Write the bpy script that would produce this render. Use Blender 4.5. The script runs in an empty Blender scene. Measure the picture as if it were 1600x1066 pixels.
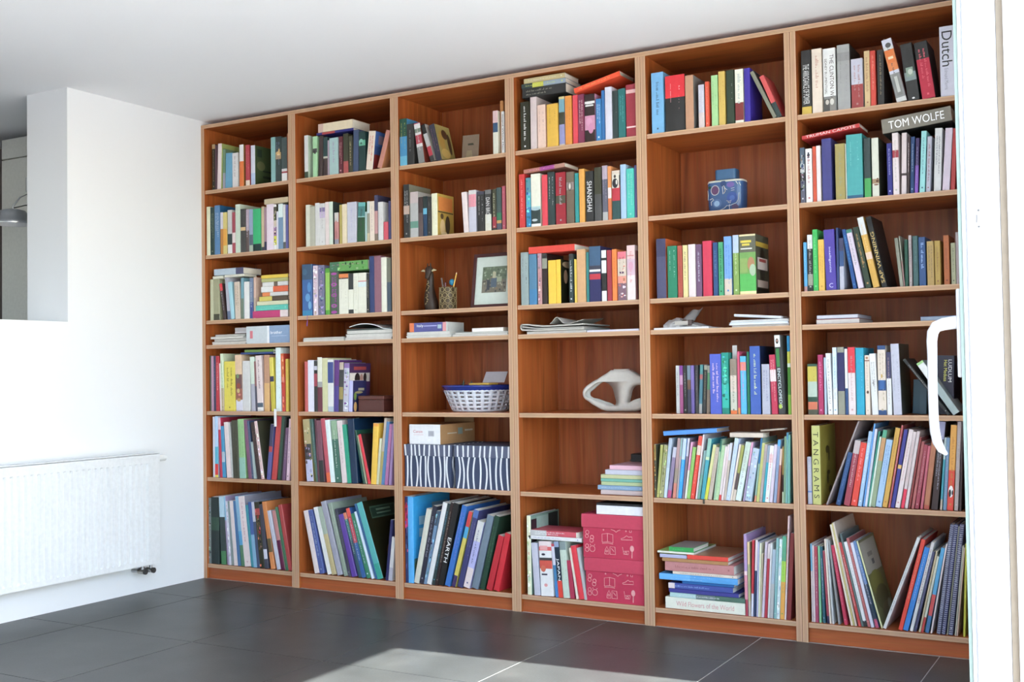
import bpy, bmesh, math, random
from mathutils import Vector, Matrix, noise
random.seed(7)
C = bpy.context.scene.collection
SC = bpy.context.scene
PI = math.pi
# ---------------------------------------------------------------- camera, sky, sun, exposure
cam_d = bpy.data.cameras.new('camera'); cam = bpy.data.objects.new('camera', cam_d); C.objects.link(cam)
cam_d.sensor_width = 36.0; cam_d.lens = 1758.05 / 1600 * 36; cam_d.clip_start = .02
YAW, PITCH, ROLL = math.radians(-29.8995), math.radians(1.6084), math.radians(-.8453)
_f = Vector((math.sin(YAW)*math.cos(PITCH), math.cos(YAW)*math.cos(PITCH), math.sin(PITCH)))
_r = Vector((math.cos(YAW), -math.sin(YAW), 0)); _u = _r.cross(_f)
_c, _s = math.cos(ROLL), math.sin(ROLL)
_R = _c*_r + _s*_u; _U = -_s*_r + _c*_u
_M = Matrix((_R, _U, -_f)).transposed().to_4x4(); _M.translation = Vector((4.328, -4.2837, 1.0419))
cam.matrix_world = _M
SC.camera = cam
w = bpy.data.worlds.new('sky'); SC.world = w; w.use_nodes = True
nt = w.node_tree; bg = nt.nodes['Background']
sky = nt.nodes.new('ShaderNodeTexSky'); sky.sky_type = 'NISHITA'; sky.sun_disc = False
sky.sun_elevation = math.radians(45); sky.sun_rotation = math.radians(86.2); sky.dust_density = 1.3; sky.air_density = 1.0
nt.links.new(sky.outputs[0], bg.inputs[0]); bg.inputs[1].default_value = SKY_STRENGTH = .74
sd = bpy.data.lights.new('sun', 'SUN'); so = bpy.data.objects.new('sun', sd); C.objects.link(so)
sd.energy = 27; sd.angle = math.radians(.6); sd.color = (1, .98, .95)
_sun = Vector((1, .0667, 1.0)).normalized()      # towards the sun
so.rotation_euler = _sun.to_track_quat('Z', 'Y').to_euler(); so.location = (8, -1, 6)
vs = SC.view_settings; vs.view_transform = 'Standard'; vs.look = 'None'; vs.exposure = 0.74; vs.gamma = 1.0; vs.use_curve_mapping = False
SC.cycles.max_bounces = 10; SC.cycles.diffuse_bounces = 7; SC.cycles.sample_clamp_indirect = 8
try: SC.cycles.use_denoising = True
except Exception: pass

# ---------------------------------------------------------------- materials
def lin(h):
    if len(h) == 3: h = ''.join(x*2 for x in h)
    v = [int(h[i:i+2], 16)/255 for i in (0, 2, 4)]
    return [x/12.92 if x <= .04045 else ((x+.055)/1.055)**2.4 for x in v]
_mc = {}
def mat(h, rough=.5, k=1.0, metal=0.0, spec=.4):
    key = (h, rough, k, metal, spec)
    if key in _mc: return _mc[key]
    m = bpy.data.materials.new('paint_' + h); m.use_nodes = True
    n = m.node_tree; b = n.nodes['Principled BSDF']
    c = lin(h); g_ = .3*c[0]+.59*c[1]+.11*c[2]; c = [min(1, (x*.9+g_*.1)*k) for x in c]
    b.inputs['Roughness'].default_value = rough; b.inputs['Metallic'].default_value = metal
    b.inputs['Specular IOR Level'].default_value = spec
    tc = n.nodes.new('ShaderNodeTexCoord'); nz = n.nodes.new('ShaderNodeTexNoise'); nz.inputs['Scale'].default_value = 60
    mx = n.nodes.new('ShaderNodeMixRGB'); mx.blend_type = 'MULTIPLY'; mx.inputs[0].default_value = .18
    mx.inputs[1].default_value = (*c, 1); n.links.new(tc.outputs['Object'], nz.inputs['Vector']); n.links.new(nz.outputs['Fac'], mx.inputs[2])
    n.links.new(mx.outputs[0], b.inputs['Base Color'])
    _mc[key] = m; return m
def tweak(m, fn): fn(m.node_tree, m.node_tree.nodes['Principled BSDF']); return m
def newmat(name, rough=.5, spec=.4):
    m = bpy.data.materials.new(name); m.use_nodes = True; b = m.node_tree.nodes['Principled BSDF']
    b.inputs['Roughness'].default_value = rough; b.inputs['Specular IOR Level'].default_value = spec
    return m, m.node_tree, b
def ramp(n, stops):
    r = n.nodes.new('ShaderNodeValToRGB'); e = r.color_ramp.elements
    while len(e) < len(stops): e.new(.5)
    for el, (p, c) in zip(e, stops): el.position = p; el.color = (*lin(c), 1)
    return r
def wood(name, axis, stops, rough=.42, seed=0.0):
    """cherry veneer: long grain along AXIS"""
    m, n, b = newmat(name, rough, .35)
    tc = n.nodes.new('ShaderNodeTexCoord'); mp = n.nodes.new('ShaderNodeMapping')
    sc = [14, 14, 14]; sc[axis] = .9; mp.inputs['Scale'].default_value = sc; mp.inputs['Location'].default_value = (seed, seed*1.7, seed*.6)
    geo = n.nodes.new('ShaderNodeNewGeometry'); n.links.new(geo.outputs['Position'], mp.inputs['Vector'])
    n1 = n.nodes.new('ShaderNodeTexNoise'); n1.inputs['Scale'].default_value = 1.0; n1.inputs['Detail'].default_value = 6; n1.inputs['Distortion'].default_value = 1.1
    n.links.new(mp.outputs[0], n1.inputs['Vector'])
    mp2 = n.nodes.new('ShaderNodeMapping'); s2 = [170, 170, 170]; s2[axis] = 5; mp2.inputs['Scale'].default_value = s2
    n.links.new(geo.outputs['Position'], mp2.inputs['Vector'])
    n2 = n.nodes.new('ShaderNodeTexNoise'); n2.inputs['Scale'].default_value = 1.0; n2.inputs['Detail'].default_value = 2
    n.links.new(mp2.outputs[0], n2.inputs['Vector'])
    r = ramp(n, stops); n.links.new(n1.outputs['Fac'], r.inputs[0])
    mx = n.nodes.new('ShaderNodeMixRGB'); mx.blend_type = 'MULTIPLY'; mx.inputs[0].default_value = .35
    n.links.new(r.outputs[0], mx.inputs[1]); n.links.new(n2.outputs['Color'], mx.inputs[2]); n.links.new(mx.outputs[0], b.inputs['Base Color'])
    return m
CH = [(.3, '8f4821'), (.46, 'ab5c2c'), (.56, 'ba6936'), (.7, '9a5025')]
W_V = wood('cherry_upright_grain', 2, CH)
W_H = wood('cherry_level_grain', 0, CH, .38, 3.1)
W_P = wood('cherry_plinth_grain', 0, [(.3, '9c4c24'), (.5, 'b26138'), (.7, 'a4562e')], .38, 5.2)
W_B = wood('cherry_back_grain', 2, [(.3, '844427'), (.45, 'a55a34'), (.55, 'b3663c'), (.7, '904d2c')], .38, 8.8)
def ply(name, gaxis, laxis):
    m, n, b = newmat(name, .55, .3)
    tc = n.nodes.new('ShaderNodeTexCoord'); sp = n.nodes.new('ShaderNodeSeparateXYZ'); n.links.new(tc.outputs['Generated'], sp.inputs[0])
    r = ramp(n, [(0, 'c09a7a'), (.2, 'cba586'), (.4, 'b58f72'), (.5, 'c9a284'), (.62, 'b08a6c'), (.8, 'cda98a')])
    n.links.new(sp.outputs[laxis], r.inputs[0])
    geo = n.nodes.new('ShaderNodeNewGeometry'); mp = n.nodes.new('ShaderNodeMapping'); s = [180]*3; s[gaxis] = 6; mp.inputs['Scale'].default_value = s
    n.links.new(geo.outputs['Position'], mp.inputs['Vector']); nz = n.nodes.new('ShaderNodeTexNoise'); nz.inputs['Scale'].default_value = 1
    n.links.new(mp.outputs[0], nz.inputs['Vector'])
    mx = n.nodes.new('ShaderNodeMixRGB'); mx.blend_type = 'MULTIPLY'; mx.inputs[0].default_value = .22
    n.links.new(r.outputs[0], mx.inputs[1]); n.links.new(nz.outputs['Color'], mx.inputs[2]); n.links.new(mx.outputs[0], b.inputs['Base Color'])
    return m
P_V = ply('plywood_edge_upright', 2, 0); P_H = ply('plywood_edge_level', 0, 2)
def plaster(name, h, rough=.85):
    m, n, b = newmat(name, rough, .2)
    geo = n.nodes.new('ShaderNodeNewGeometry'); nz = n.nodes.new('ShaderNodeTexNoise'); nz.inputs['Scale'].default_value = 90; nz.inputs['Detail'].default_value = 4
    n.links.new(geo.outputs['Position'], nz.inputs['Vector'])
    bp = n.nodes.new('ShaderNodeBump'); bp.inputs['Strength'].default_value = .06; bp.inputs['Distance'].default_value = .002
    n.links.new(nz.outputs['Fac'], bp.inputs['Height']); n.links.new(bp.outputs[0], b.inputs['Normal'])
    b.inputs['Base Color'].default_value = (*lin(h), 1); return m
M_WALL = plaster('white_wall_plaster', 'dfe1e4'); M_CEIL = plaster('white_ceiling_plaster', 'f0f1f4')
M_PVC = mat('cfd1d6', .3, 1, 0, .5)
def tile_mat():
    m, n, b = newmat('slate_tile', .37, .36)
    geo = n.nodes.new('ShaderNodeNewGeometry')
    n1 = n.nodes.new('ShaderNodeTexNoise'); n1.inputs['Scale'].default_value = 5; n1.inputs['Detail'].default_value = 8; n.links.new(geo.outputs['Position'], n1.inputs['Vector'])
    n2 = n.nodes.new('ShaderNodeTexNoise'); n2.inputs['Scale'].default_value = 160; n2.inputs['Detail'].default_value = 3; n.links.new(geo.outputs['Position'], n2.inputs['Vector'])
    oi = n.nodes.new('ShaderNodeObjectInfo')
    r = ramp(n, [(.3, '353636'), (.6, '3f4040'), (.8, '494a49')]); n.links.new(n1.outputs['Fac'], r.inputs[0])
    mx = n.nodes.new('ShaderNodeMixRGB'); mx.blend_type = 'OVERLAY'; mx.inputs[0].default_value = .35
    n.links.new(r.outputs[0], mx.inputs[1]); n.links.new(n2.outputs['Fac'], mx.inputs[2]); n.links.new(mx.outputs[0], b.inputs['Base Color'])
    bp = n.nodes.new('ShaderNodeBump'); bp.inputs['Strength'].default_value = .25; bp.inputs['Distance'].default_value = .0012
    n.links.new(n2.outputs['Fac'], bp.inputs['Height']); n.links.new(bp.outputs[0], b.inputs['Normal'])
    return m
M_TILE = tile_mat()
def glass_mat():
    m = bpy.data.materials.new('window_glass'); m.use_nodes = True; n = m.node_tree; n.nodes.clear()
    o = n.nodes.new('ShaderNodeOutputMaterial'); mx = n.nodes.new('ShaderNodeMixShader'); t = n.nodes.new('ShaderNodeBsdfTransparent'); g = n.nodes.new('ShaderNodeBsdfGlossy')
    t.inputs[0].default_value = (.93, .96, .95, 1); g.inputs['Roughness'].default_value = .0
    lw = n.nodes.new('ShaderNodeLayerWeight'); lw.inputs[0].default_value = .5; pw = n.nodes.new('ShaderNodeMath'); pw.operation = 'POWER'; pw.inputs[1].default_value = 4.5
    ad = n.nodes.new('ShaderNodeMath'); ad.operation = 'MULTIPLY_ADD'; ad.inputs[1].default_value = .9; ad.inputs[2].default_value = .04
    n.links.new(lw.outputs['Facing'], pw.inputs[0]); n.links.new(pw.outputs[0], ad.inputs[0]); n.links.new(ad.outputs[0], mx.inputs[0]); n.links.new(t.outputs[0], mx.inputs[1]); n.links.new(g.outputs[0], mx.inputs[2]); n.links.new(mx.outputs[0], o.inputs[0])
    return m
M_GLASS = glass_mat()
M_PAGE = mat('e9e2d2', .8, .95, 0, .1)

# ---------------------------------------------------------------- geometry helpers
class MB:
    """collects faces with a material each; build() links them as one mesh object"""
    def __init__(s): s.v = []; s.f = []; s.mi = []; s.ms = []; s.sm = []
    def m(s, mt):
        if mt not in s.ms: s.ms.append(mt)
        return s.ms.index(mt)
    def face(s, pts, mt, smooth=False):
        b = len(s.v); s.v += [tuple(p) for p in pts]; s.f.append(tuple(range(b, b+len(pts)))); s.mi.append(s.m(mt)); s.sm.append(smooth)
    def box(s, a, b, mt, front=None, top=None, right=None, T=None):
        x0, y0, z0 = a; x1, y1, z1 = b
        P = [Vector(p) for p in ((x0,y0,z0),(x1,y0,z0),(x1,y1,z0),(x0,y1,z0),(x0,y0,z1),(x1,y0,z1),(x1,y1,z1),(x0,y1,z1))]
        if T: P = [T @ p for p in P]
        base = len(s.v); s.v += [tuple(p) for p in P]
        for q, mm in (((0,1,5,4), front or mt), ((1,2,6,5), right or mt), ((2,3,7,6), mt), ((3,0,4,7), mt), ((4,5,6,7), top or mt), ((3,2,1,0), mt)):
            s.f.append(tuple(base+i for i in q)); s.mi.append(s.m(mm)); s.sm.append(False)
    def grid(s, P, mt, closed=False, smooth=True):
        """P: list of rings of points"""
        base = len(s.v); n = len(P[0])
        for row in P: s.v += [tuple(p) for p in row]
        for i in range(len(P)-1):
            for j in range(n if closed else n-1):
                k = (j+1) % n
                s.f.append((base+i*n+j, base+i*n+k, base+(i+1)*n+k, base+(i+1)*n+j)); s.mi.append(s.m(mt)); s.sm.append(smooth)
    def lathe(s, prof, mt, c=(0,0,0), n=28, sx=1, sy=1, cap=True):
        R = [[(c[0]+r*sx*math.cos(2*PI*j/n), c[1]+r*sy*math.sin(2*PI*j/n), c[2]+z) for j in range(n)] for r, z in prof]
        s.grid(R, mt, True)
        if cap:
            s.face(R[0][::-1], mt); s.face(R[-1], mt)
    def tube(s, pts, rad, mt, n=8, flat=1.0):
        pts = [Vector(p) for p in pts]; R = []
        for i, p in enumerate(pts):
            d = (pts[min(i+1, len(pts)-1)] - pts[max(i-1, 0)]).normalized()
            a = Vector((0, 1, 0)) if abs(d.y) < .9 else Vector((1, 0, 0))
            u = d.cross(a).normalized(); v = d.cross(u).normalized(); r = rad[i] if isinstance(rad, (list, tuple)) else rad
            R.append([p + r*math.cos(2*PI*j/n)*u + r*flat*math.sin(2*PI*j/n)*v for j in range(n)])
        s.grid(R, mt, True); s.face(R[0][::-1], mt); s.face(R[-1], mt)
    def build(s, name, parent=None, loc=None, rot=None, bevel=0, seg=2):
        me = bpy.data.meshes.new(name); me.from_pydata(s.v, [], s.f)
        for mt in s.ms: me.materials.append(mt)
        me.polygons.foreach_set('material_index', s.mi); me.polygons.foreach_set('use_smooth', s.sm); me.update()
        if bevel:
            bm = bmesh.new(); bm.from_mesh(me); bmesh.ops.remove_doubles(bm, verts=bm.verts, dist=1e-5)
            es = [e for e in bm.edges if len(e.link_faces) == 2 and e.calc_face_angle(0) > .7]
            bmesh.ops.bevel(bm, geom=es, offset=bevel, segments=seg, affect='EDGES', profile=.5, clamp_overlap=True); bm.to_mesh(me); bm.free()
        o = bpy.data.objects.new(name, me); C.objects.link(o)
        if parent: o.parent = parent
        if loc: o.location = loc
        if rot: o.rotation_euler = rot
        return o
def tag(o, label, cat, group=None):
    o['label'] = label; o['category'] = cat
    if group: o['group'] = group
    return o
def thing(name, label, cat, loc=(0,0,0), rot=(0,0,0), group=None):
    o = bpy.data.objects.new(name, None); o.empty_display_size = .05; C.objects.link(o); o.location = loc; o.rotation_euler = rot
    return tag(o, label, cat, group)
def struct(o): o['kind'] = 'structure'; return o
def box(name, a, b, mt, parent=None, bevel=0, **k):
    m = MB(); m.box(a, b, mt, **k); return m.build(name, parent, bevel=bevel)
_fm = {}
def text_mesh(s):
    if s not in _fm:
        cu = bpy.data.curves.new('t', 'FONT'); cu.body = s; cu.size = 1; cu.resolution_u = 3; cu.align_x = 'LEFT'
        ob = bpy.data.objects.new('t', cu); C.objects.link(ob); dg = bpy.context.evaluated_depsgraph_get(); dg.update()
        me = bpy.data.meshes.new_from_object(ob.evaluated_get(dg)); C.objects.unlink(ob); bpy.data.objects.remove(ob); 
        v = [tuple(p.co) for p in me.vertices]; f = [tuple(p.vertices) for p in me.polygons]
        x0 = min(p[0] for p in v); x1 = max(p[0] for p in v); y0 = min(p[1] for p in v); y1 = max(p[1] for p in v)
        _fm[s] = ([(p[0]-x0, p[1]-y0) for p in v], f, x1-x0, y1-y0)
    return _fm[s]
def put_text(mb, s, fn, length, height, mt, keep=False):
    """lettering of the given length and height; fn(u, v) gives the 3-D point"""
    v, f, L, Ht = text_mesh(s)
    kx = length/L; ky = height/Ht
    if keep: kx = ky = min(kx, ky)
    ox = (length-kx*L)/2; oy = (height-ky*Ht)/2
    for q in f: mb.face([fn(ox+v[i][0]*kx, oy+v[i][1]*ky) for i in q], mt)

# ---------------------------------------------------------------- room
X0, UW = -.0082, .62591
ZS = [1.9979, 1.6579, 1.3172, 1.1890, .8453, .5029, .0559]
H, HC, PT, BT, DEP = 2.3611, 2.3867, .022, .019, .38
XW = 4.0                       # inner face of the glazed facade
YB = -5.6                      # wall behind the camera side
# floor of large square slate tiles
fl = bpy.data.objects.new('floor', None); C.objects.link(fl); struct(fl)
tm = MB(); tm.box((0, 0, -.012), (.6515, .6515, 0), M_TILE); tmesh = tm.build('tile', fl)
gx, gy = .3425, -.395
first = True
xs = [gx-.655] + [gx+.655*i for i in range(6)]
for i, x in enumerate(xs):
    for j in range(9):
        y = gy-.655*j
        a, b = max(x, 0.0), min(x+.651, XW+.02)
        y1 = min(y+.655-.0035, .0); y0 = y
        if first: o = tmesh; first = False
        else: o = tmesh.copy(); C.objects.link(o); o.parent = fl
        o.location = (a, y0, -.0002*((i*7+j*3) % 3)); o.scale = ((b-a)/.6515, (y1-y0)/.6515, 1)
# tiles running in under the bookcase plinth
for i, x in enumerate(xs):
    o = tmesh.copy(); C.objects.link(o); o.parent = fl; a = max(x, 0.0); b = min(x+.6515, XW+.02)
    o.location = (a, gy+.655, -.0001); o.scale = ((b-a)/.6515, .2, 1)
g = box('grout', (-.02, YB, -.014), (XW+.05, .42, -.0016), mat('c4c3bf', .9), fl)
# walls
NY, NZ = -.8345, 1.3045
m = MB()
m.box((-.283, NY, 0), (0, .42, HC+.2), M_WALL); m.box((-.283, -2.6, 0), (0, NY, NZ), M_WALL); m.box((-.283, YB, 0), (0, -2.6, HC+.2), M_WALL)
struct(m.build('wall_left'))
struct(box('wall_back', (-3.4, .40, 0), (XW+.1, .5, HC+.2), M_WALL))
struct(box('wall_front', (-.283, YB-.12, 0), (XW+.1, YB, HC+.2), M_WALL))
struct(box('ceiling', (-3.4, YB-.1, HC), (XW+.1, .5, HC+.12), M_CEIL))
# glazed facade: lintel, end piece, sill outside, terrace
m = MB(); m.box((XW, YB, 2.352), (XW+.1, .42, HC+.1), M_WALL); m.box((XW, -.52, 0), (XW+.1, .42, 2.352), M_WALL); m.box((XW, YB, 0), (XW+.1, YB+.35, 2.352), M_WALL)
struct(m.build('wall_right'))
struct(box('terrace_floor', (XW+.09, -14, -.06), (16, 9, -.03), mat('c2bfb8', .9)))
# room beyond the opening
struct(box('floor_beyond', (-3.4, YB, -.03), (-.283, .42, -.001), mat('6f6b66', .6)))
struct(box('wall_beyond', (-3.5, YB, 0), (-3.4, .5, HC+.2), plaster('beyond_wall', 'd8d6d2')))
m = MB(); m.box((-3.4, -3.62, 0), (-.283, -3.5, .5), M_WALL); m.box((-3.4, -3.62, 2.3), (-.283, -3.5, HC+.2), M_WALL); m.box((-3.4, -3.62, .5), (-3.1, -3.5, 2.3), M_WALL)  # end wall with an unseen opening added to let sky light in
struct(m.build('wall_beyond_end'))
box('added_window_frame', (-3.1, -3.6, .5), (-.283, -3.54, .56), M_PVC, struct(bpy.data.objects.new('added_window_1', None)))  # unseen window, added so daylight reaches the cupboard front
C.objects.link(bpy.data.objects['added_window_1'])
cb = thing('tall_cupboard', 'tall pale grey cupboard seen through the wall opening', 'cupboard', (-1.075, -.4, 0))
box('body', (.002, .02, 0), (.9, .6, 2.34), mat('c9c9c2', .5), cb)
box('door', (0, 0, .05), (.9, .02, 2.228), mat('cfcfc8', .45), cb, .002)
box('top_door', (0, 0, 2.234), (.9, .02, 2.34), mat('cfcfc8', .45), cb, .002)
box('plinth', (.02, .03, 0), (.88, .05, .05), mat('777'), cb)
dk = tag(box('dark_panel', (-1.45, -.38, 0), (-1.08, .3, 2.3), mat('4a3f3d', .6)), 'dark brown panel beside the tall pale cupboard', 'panel')
# metal lamp beyond the opening
lm = thing('lamp', 'brushed metal lamp with bowl shade in the wall opening', 'lamp', (-.5, -.752, 1.80))
M_ALU = mat('b9bcc0', .28, 1, .9)
m = MB(); m.lathe([(.094, 0), (.096, .012), (.088, .016), (.076, .045), (.058, .066), (.03, .074), (.006, .076)], M_ALU, n=32, cap=False)
m.lathe([(.091, .0005), (.085, .016), (.072, .043), (.054, .062), (.006, .071)], mat('ddd', .4), n=32, cap=False); m.build('shade', lm)
m = MB(); m.tube([(0, 0, .07), (.0, 0, .09), (.012, .03, .135), (.03, .07, .16), (.04, .12, .15)], .004, M_ALU); m.tube([(.0, .0, .08), (.01, .06, .10), (.03, .12, .11)], .0025, mat('333')); m.build('bracket', lm)
m = MB(); m.tube([(.03, .062, .165), (.03, .062, .235)], .011, M_ALU, 12); m.tube([(.03, .062, .14), (.03, .062, .167)], .004, mat('222')); m.build('switch_knob', lm)
m = MB(); m.tube([(.04, .12, .15), (.05, .3, .1), (.05, .55, -.1)], .006, M_ALU); m.build('arm', lm)

# radiator on the left wall
ra = thing('radiator', 'white ribbed panel radiator on the wall beside the bookcase', 'radiator', (0.03, -2.55, .144))
M_RAD = mat('e2e5e8', .32, 1, 0, .5)
RL, RH = 2.55-.388, .535
m = MB(); pts = []
y = .03; prof = [(0, 0)]
k = int((RL-.06)/.0335)
prof = [(0.0, .072), (.022, .072)]
for i in range(k):
    a = .03+i*.0335
    prof += [(a, .072), (a+.005, .062), (a+.013, .062), (a+.018, .072)]
prof += [(RL, .072)]
zz = [.0, .022, .03, RH-.055, RH-.047, RH]
def rr(z, d): return .072 if z in (zz[0], zz[1], zz[-1], zz[-2]) else d
m.grid([[(rr(z, d), yy, z) for yy, d in prof] for z in zz], M_RAD, smooth=False)
m.face([(0.072, RL, 0), (0.06, RL, 0), (.06, RL, RH), (.072, RL, RH)], M_RAD); m.face([(.072, 0, 0), (.072, RL, 0), (.05, RL, 0), (.05, 0, 0)], M_RAD)
m.build('front_panel', ra)
box('rear_panel', (0, 0.0, 0.01), (.012, RL, RH-.01), M_RAD, ra); box('side_cover', (.0, RL, .012), (.071, RL+.003, RH), M_RAD, ra, .001)
m = MB()
for i in range(70): m.box((.014, .01+i*.0305, RH-.004), (.068, .026+i*.0305, RH), M_RAD)
m.box((.0, 0, RH-.0062), (.072, RL, RH-.004), M_RAD)
tg = m.build('top_grille', ra); tg['kind'] = 'stuff'
m = MB(); m.tube([(.04, RL+.003, RH-.03), (.04, RL+.018, RH-.03)], .012, mat('999', .3, 1, .8), 12); m.tube([(.04, RL+.016, RH-.03), (.04, RL+.062, RH-.03)], [.0155, .0145], mat('eef0f0', .35), 16); m.build('thermostat', ra)
for dy in (-.035, -.085):
    m = MB(); m.tube([(.045, RL+dy, .005), (.045, RL+dy, -.03)], .008, M_ALU, 10); m.tube([(.02, RL+dy, -.03), (.062, RL+dy, -.03)], .012, mat('a9a59c', .25, 1, .9), 12); m.tube([(.06, RL+dy, -.03), (.068, RL+dy, -.03)], .0135, mat('555', .3, 1, .6), 12)
    m.build('valve', ra)
m = MB(); m.tube([(.045, RL-.085, -.03), (.045, RL-.035, -.03)], .007, M_ALU, 8); m.tube([(-.028, RL-.085, -.03), (.03, RL-.085, -.03)], .007, M_ALU, 8); m.tube([(-.028, RL-.035, -.03), (.03, RL-.035, -.03)], .007, M_ALU, 8); m.build('pipe', ra)
for yy in (.4, RL-.4): box('wall_bracket', (-.0295, yy, .1), (.002, yy+.03, .45), mat('ccc'), ra)

# ---------------------------------------------------------------- glazed sliding door at the right
YE = -1.991
dr = bpy.data.objects.new('door_1', None); C.objects.link(dr); struct(dr)
m = MB(); m.box((4.0165, YE, .02), (4.0749, YE+.10, 2.345), M_PVC); m.box((4.0075, YE-.002, .02), (4.013, YE+.02, 2.345), M_PVC); m.box((4.0062, YE+.006, .02), (4.0165, YE+.1, 2.345), M_PVC)
m.build('door_stile', dr)
box('door_seal', (4.0, YE+.001, .02), (4.0066, YE+.02, 2.345), mat('8ea39b', .5), dr)
box('door_gasket', (4.0755, YE+.004, .02), (4.0885, YE+.05, 2.345), mat('a3947f', .5), dr)
m = MB(); m.box((4.01, -.62, .02), (4.0749, -.522, 2.345), M_PVC); m.build('door_stile', dr)
m = MB(); m.box((4.01, YE+.1, .02), (4.0749, -.62, .1), M_PVC); m.build('bottom_rail', dr)
m = MB(); m.box((4.01, YE+.1, 2.295), (4.0749, -.62, 2.345), M_PVC); m.build('top_rail', dr)
box('pane', (4.038, YE+.1, .1), (4.046, -.62, 2.295), M_GLASS, dr)
m = MB(); m.box((4.0895, YE-.01, 0.0), (4.20, YE+.09, 2.35), M_PVC); m.build('frame_post', dr)
# lever handle on the inner face of the leading stile
hm = MB(); hm.box((3.9905, YE+.012, 1.020), (4.0, YE+.042, 1.191), M_PVC); hm.build('handle_plate', dr, bevel=.003)
hm = MB()
path = [(3.999, 1.1275), (3.985, 1.1265), (3.965, 1.124), (3.951, 1.119), (3.9445, 1.108), (3.9425, 1.092), (3.9425, 1.06), (3.942, 1.02), (3.942, .98), (3.9425, .94), (3.944, .915), (3.948, .894), (3.9555, .879), (3.965, .870)]
rads = [.013, .0128, .0122, .0115, .0108, .010, .0094, .0092, .0092, .0092, .0095, .0092, .0075, .003]
hm.tube([(x, YE+.027, z) for x, z in path], rads, M_PVC, 16, .8); hm.build('door_handle', dr)
for (z) in (1.3405, 1.302):
    pass
lk = MB()
R = 14; pts = []
for i in range(R+1): a = PI*i/R; pts.append((4.037+.0085*math.cos(a), 1.337+.0085*math.sin(a)))
for i in range(R+1): a = PI+PI*i/R; pts.append((4.037+.0085*math.cos(a), 1.306+.0085*math.sin(a)))
lk.face([(x, YE-.002, z) for x, z in pts], mat('dfe2e6', .3, 1, .3)); lk.grid([[(x, YE-.002, z) for x, z in pts], [(x, YE+.0005, z) for x, z in pts]], mat('c9ccd0', .3, 1, .3), True)
for z in (1.337, 1.306): lk.tube([(4.0375, YE-.0035, z), (4.0375, YE-.0015, z)], .0022, mat('888', .3, 1, .7), 10)
lk.box((4.033, YE-.004, 1.314), (4.0355, YE-.0018, 1.329), mat('999', .3, 1, .7)); lk.build('lock_plate', dr)

# ---------------------------------------------------------------- bookcase
def bx(i): return X0 + UW*i
UN = ['first', 'second', 'third', 'fourth', 'fifth', 'sixth']
for i in range(6):
    a, b = bx(i)+(0.0008 if i else 0.0), bx(i+1)-.0008
    if i == 0: a = .0005
    t = thing('bookcase_unit', f"cherry veneer bookcase bay with pale plywood edges, {UN[i]} bay counted from the white wall", 'bookcase', (a, 0, 0), group='bays of the cherry bookcase')
    wd = b-a; tp = H-BT
    for s in (0, 1):
        x = 0 if s == 0 else wd-PT
        box('side_panel', (x, 0, 0), (x+PT, DEP, tp), W_V, t, front=P_V)
    L, Rr = PT+.0006, wd-PT-.0006
    for r, z in enumerate(ZS):
        nm = 'bottom_board' if r == 6 else 'shelf'
        box(nm, (L, .005, z), (Rr, DEP-.001, z+BT), W_H, t, front=P_H)
    box('back_panel', (L, DEP, 0), (Rr, DEP+.008, tp), W_B, t)
    box('plinth', (L, .014, 0), (Rr, .03, ZS[6]), W_P, t)
tag(box('top_board', (.0005, 0, H-BT+.0004), (bx(6), DEP+.008, H), W_H, None, front=P_H), 'long cherry top board running over all the bookcase bays under the ceiling', 'shelf board')
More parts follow.
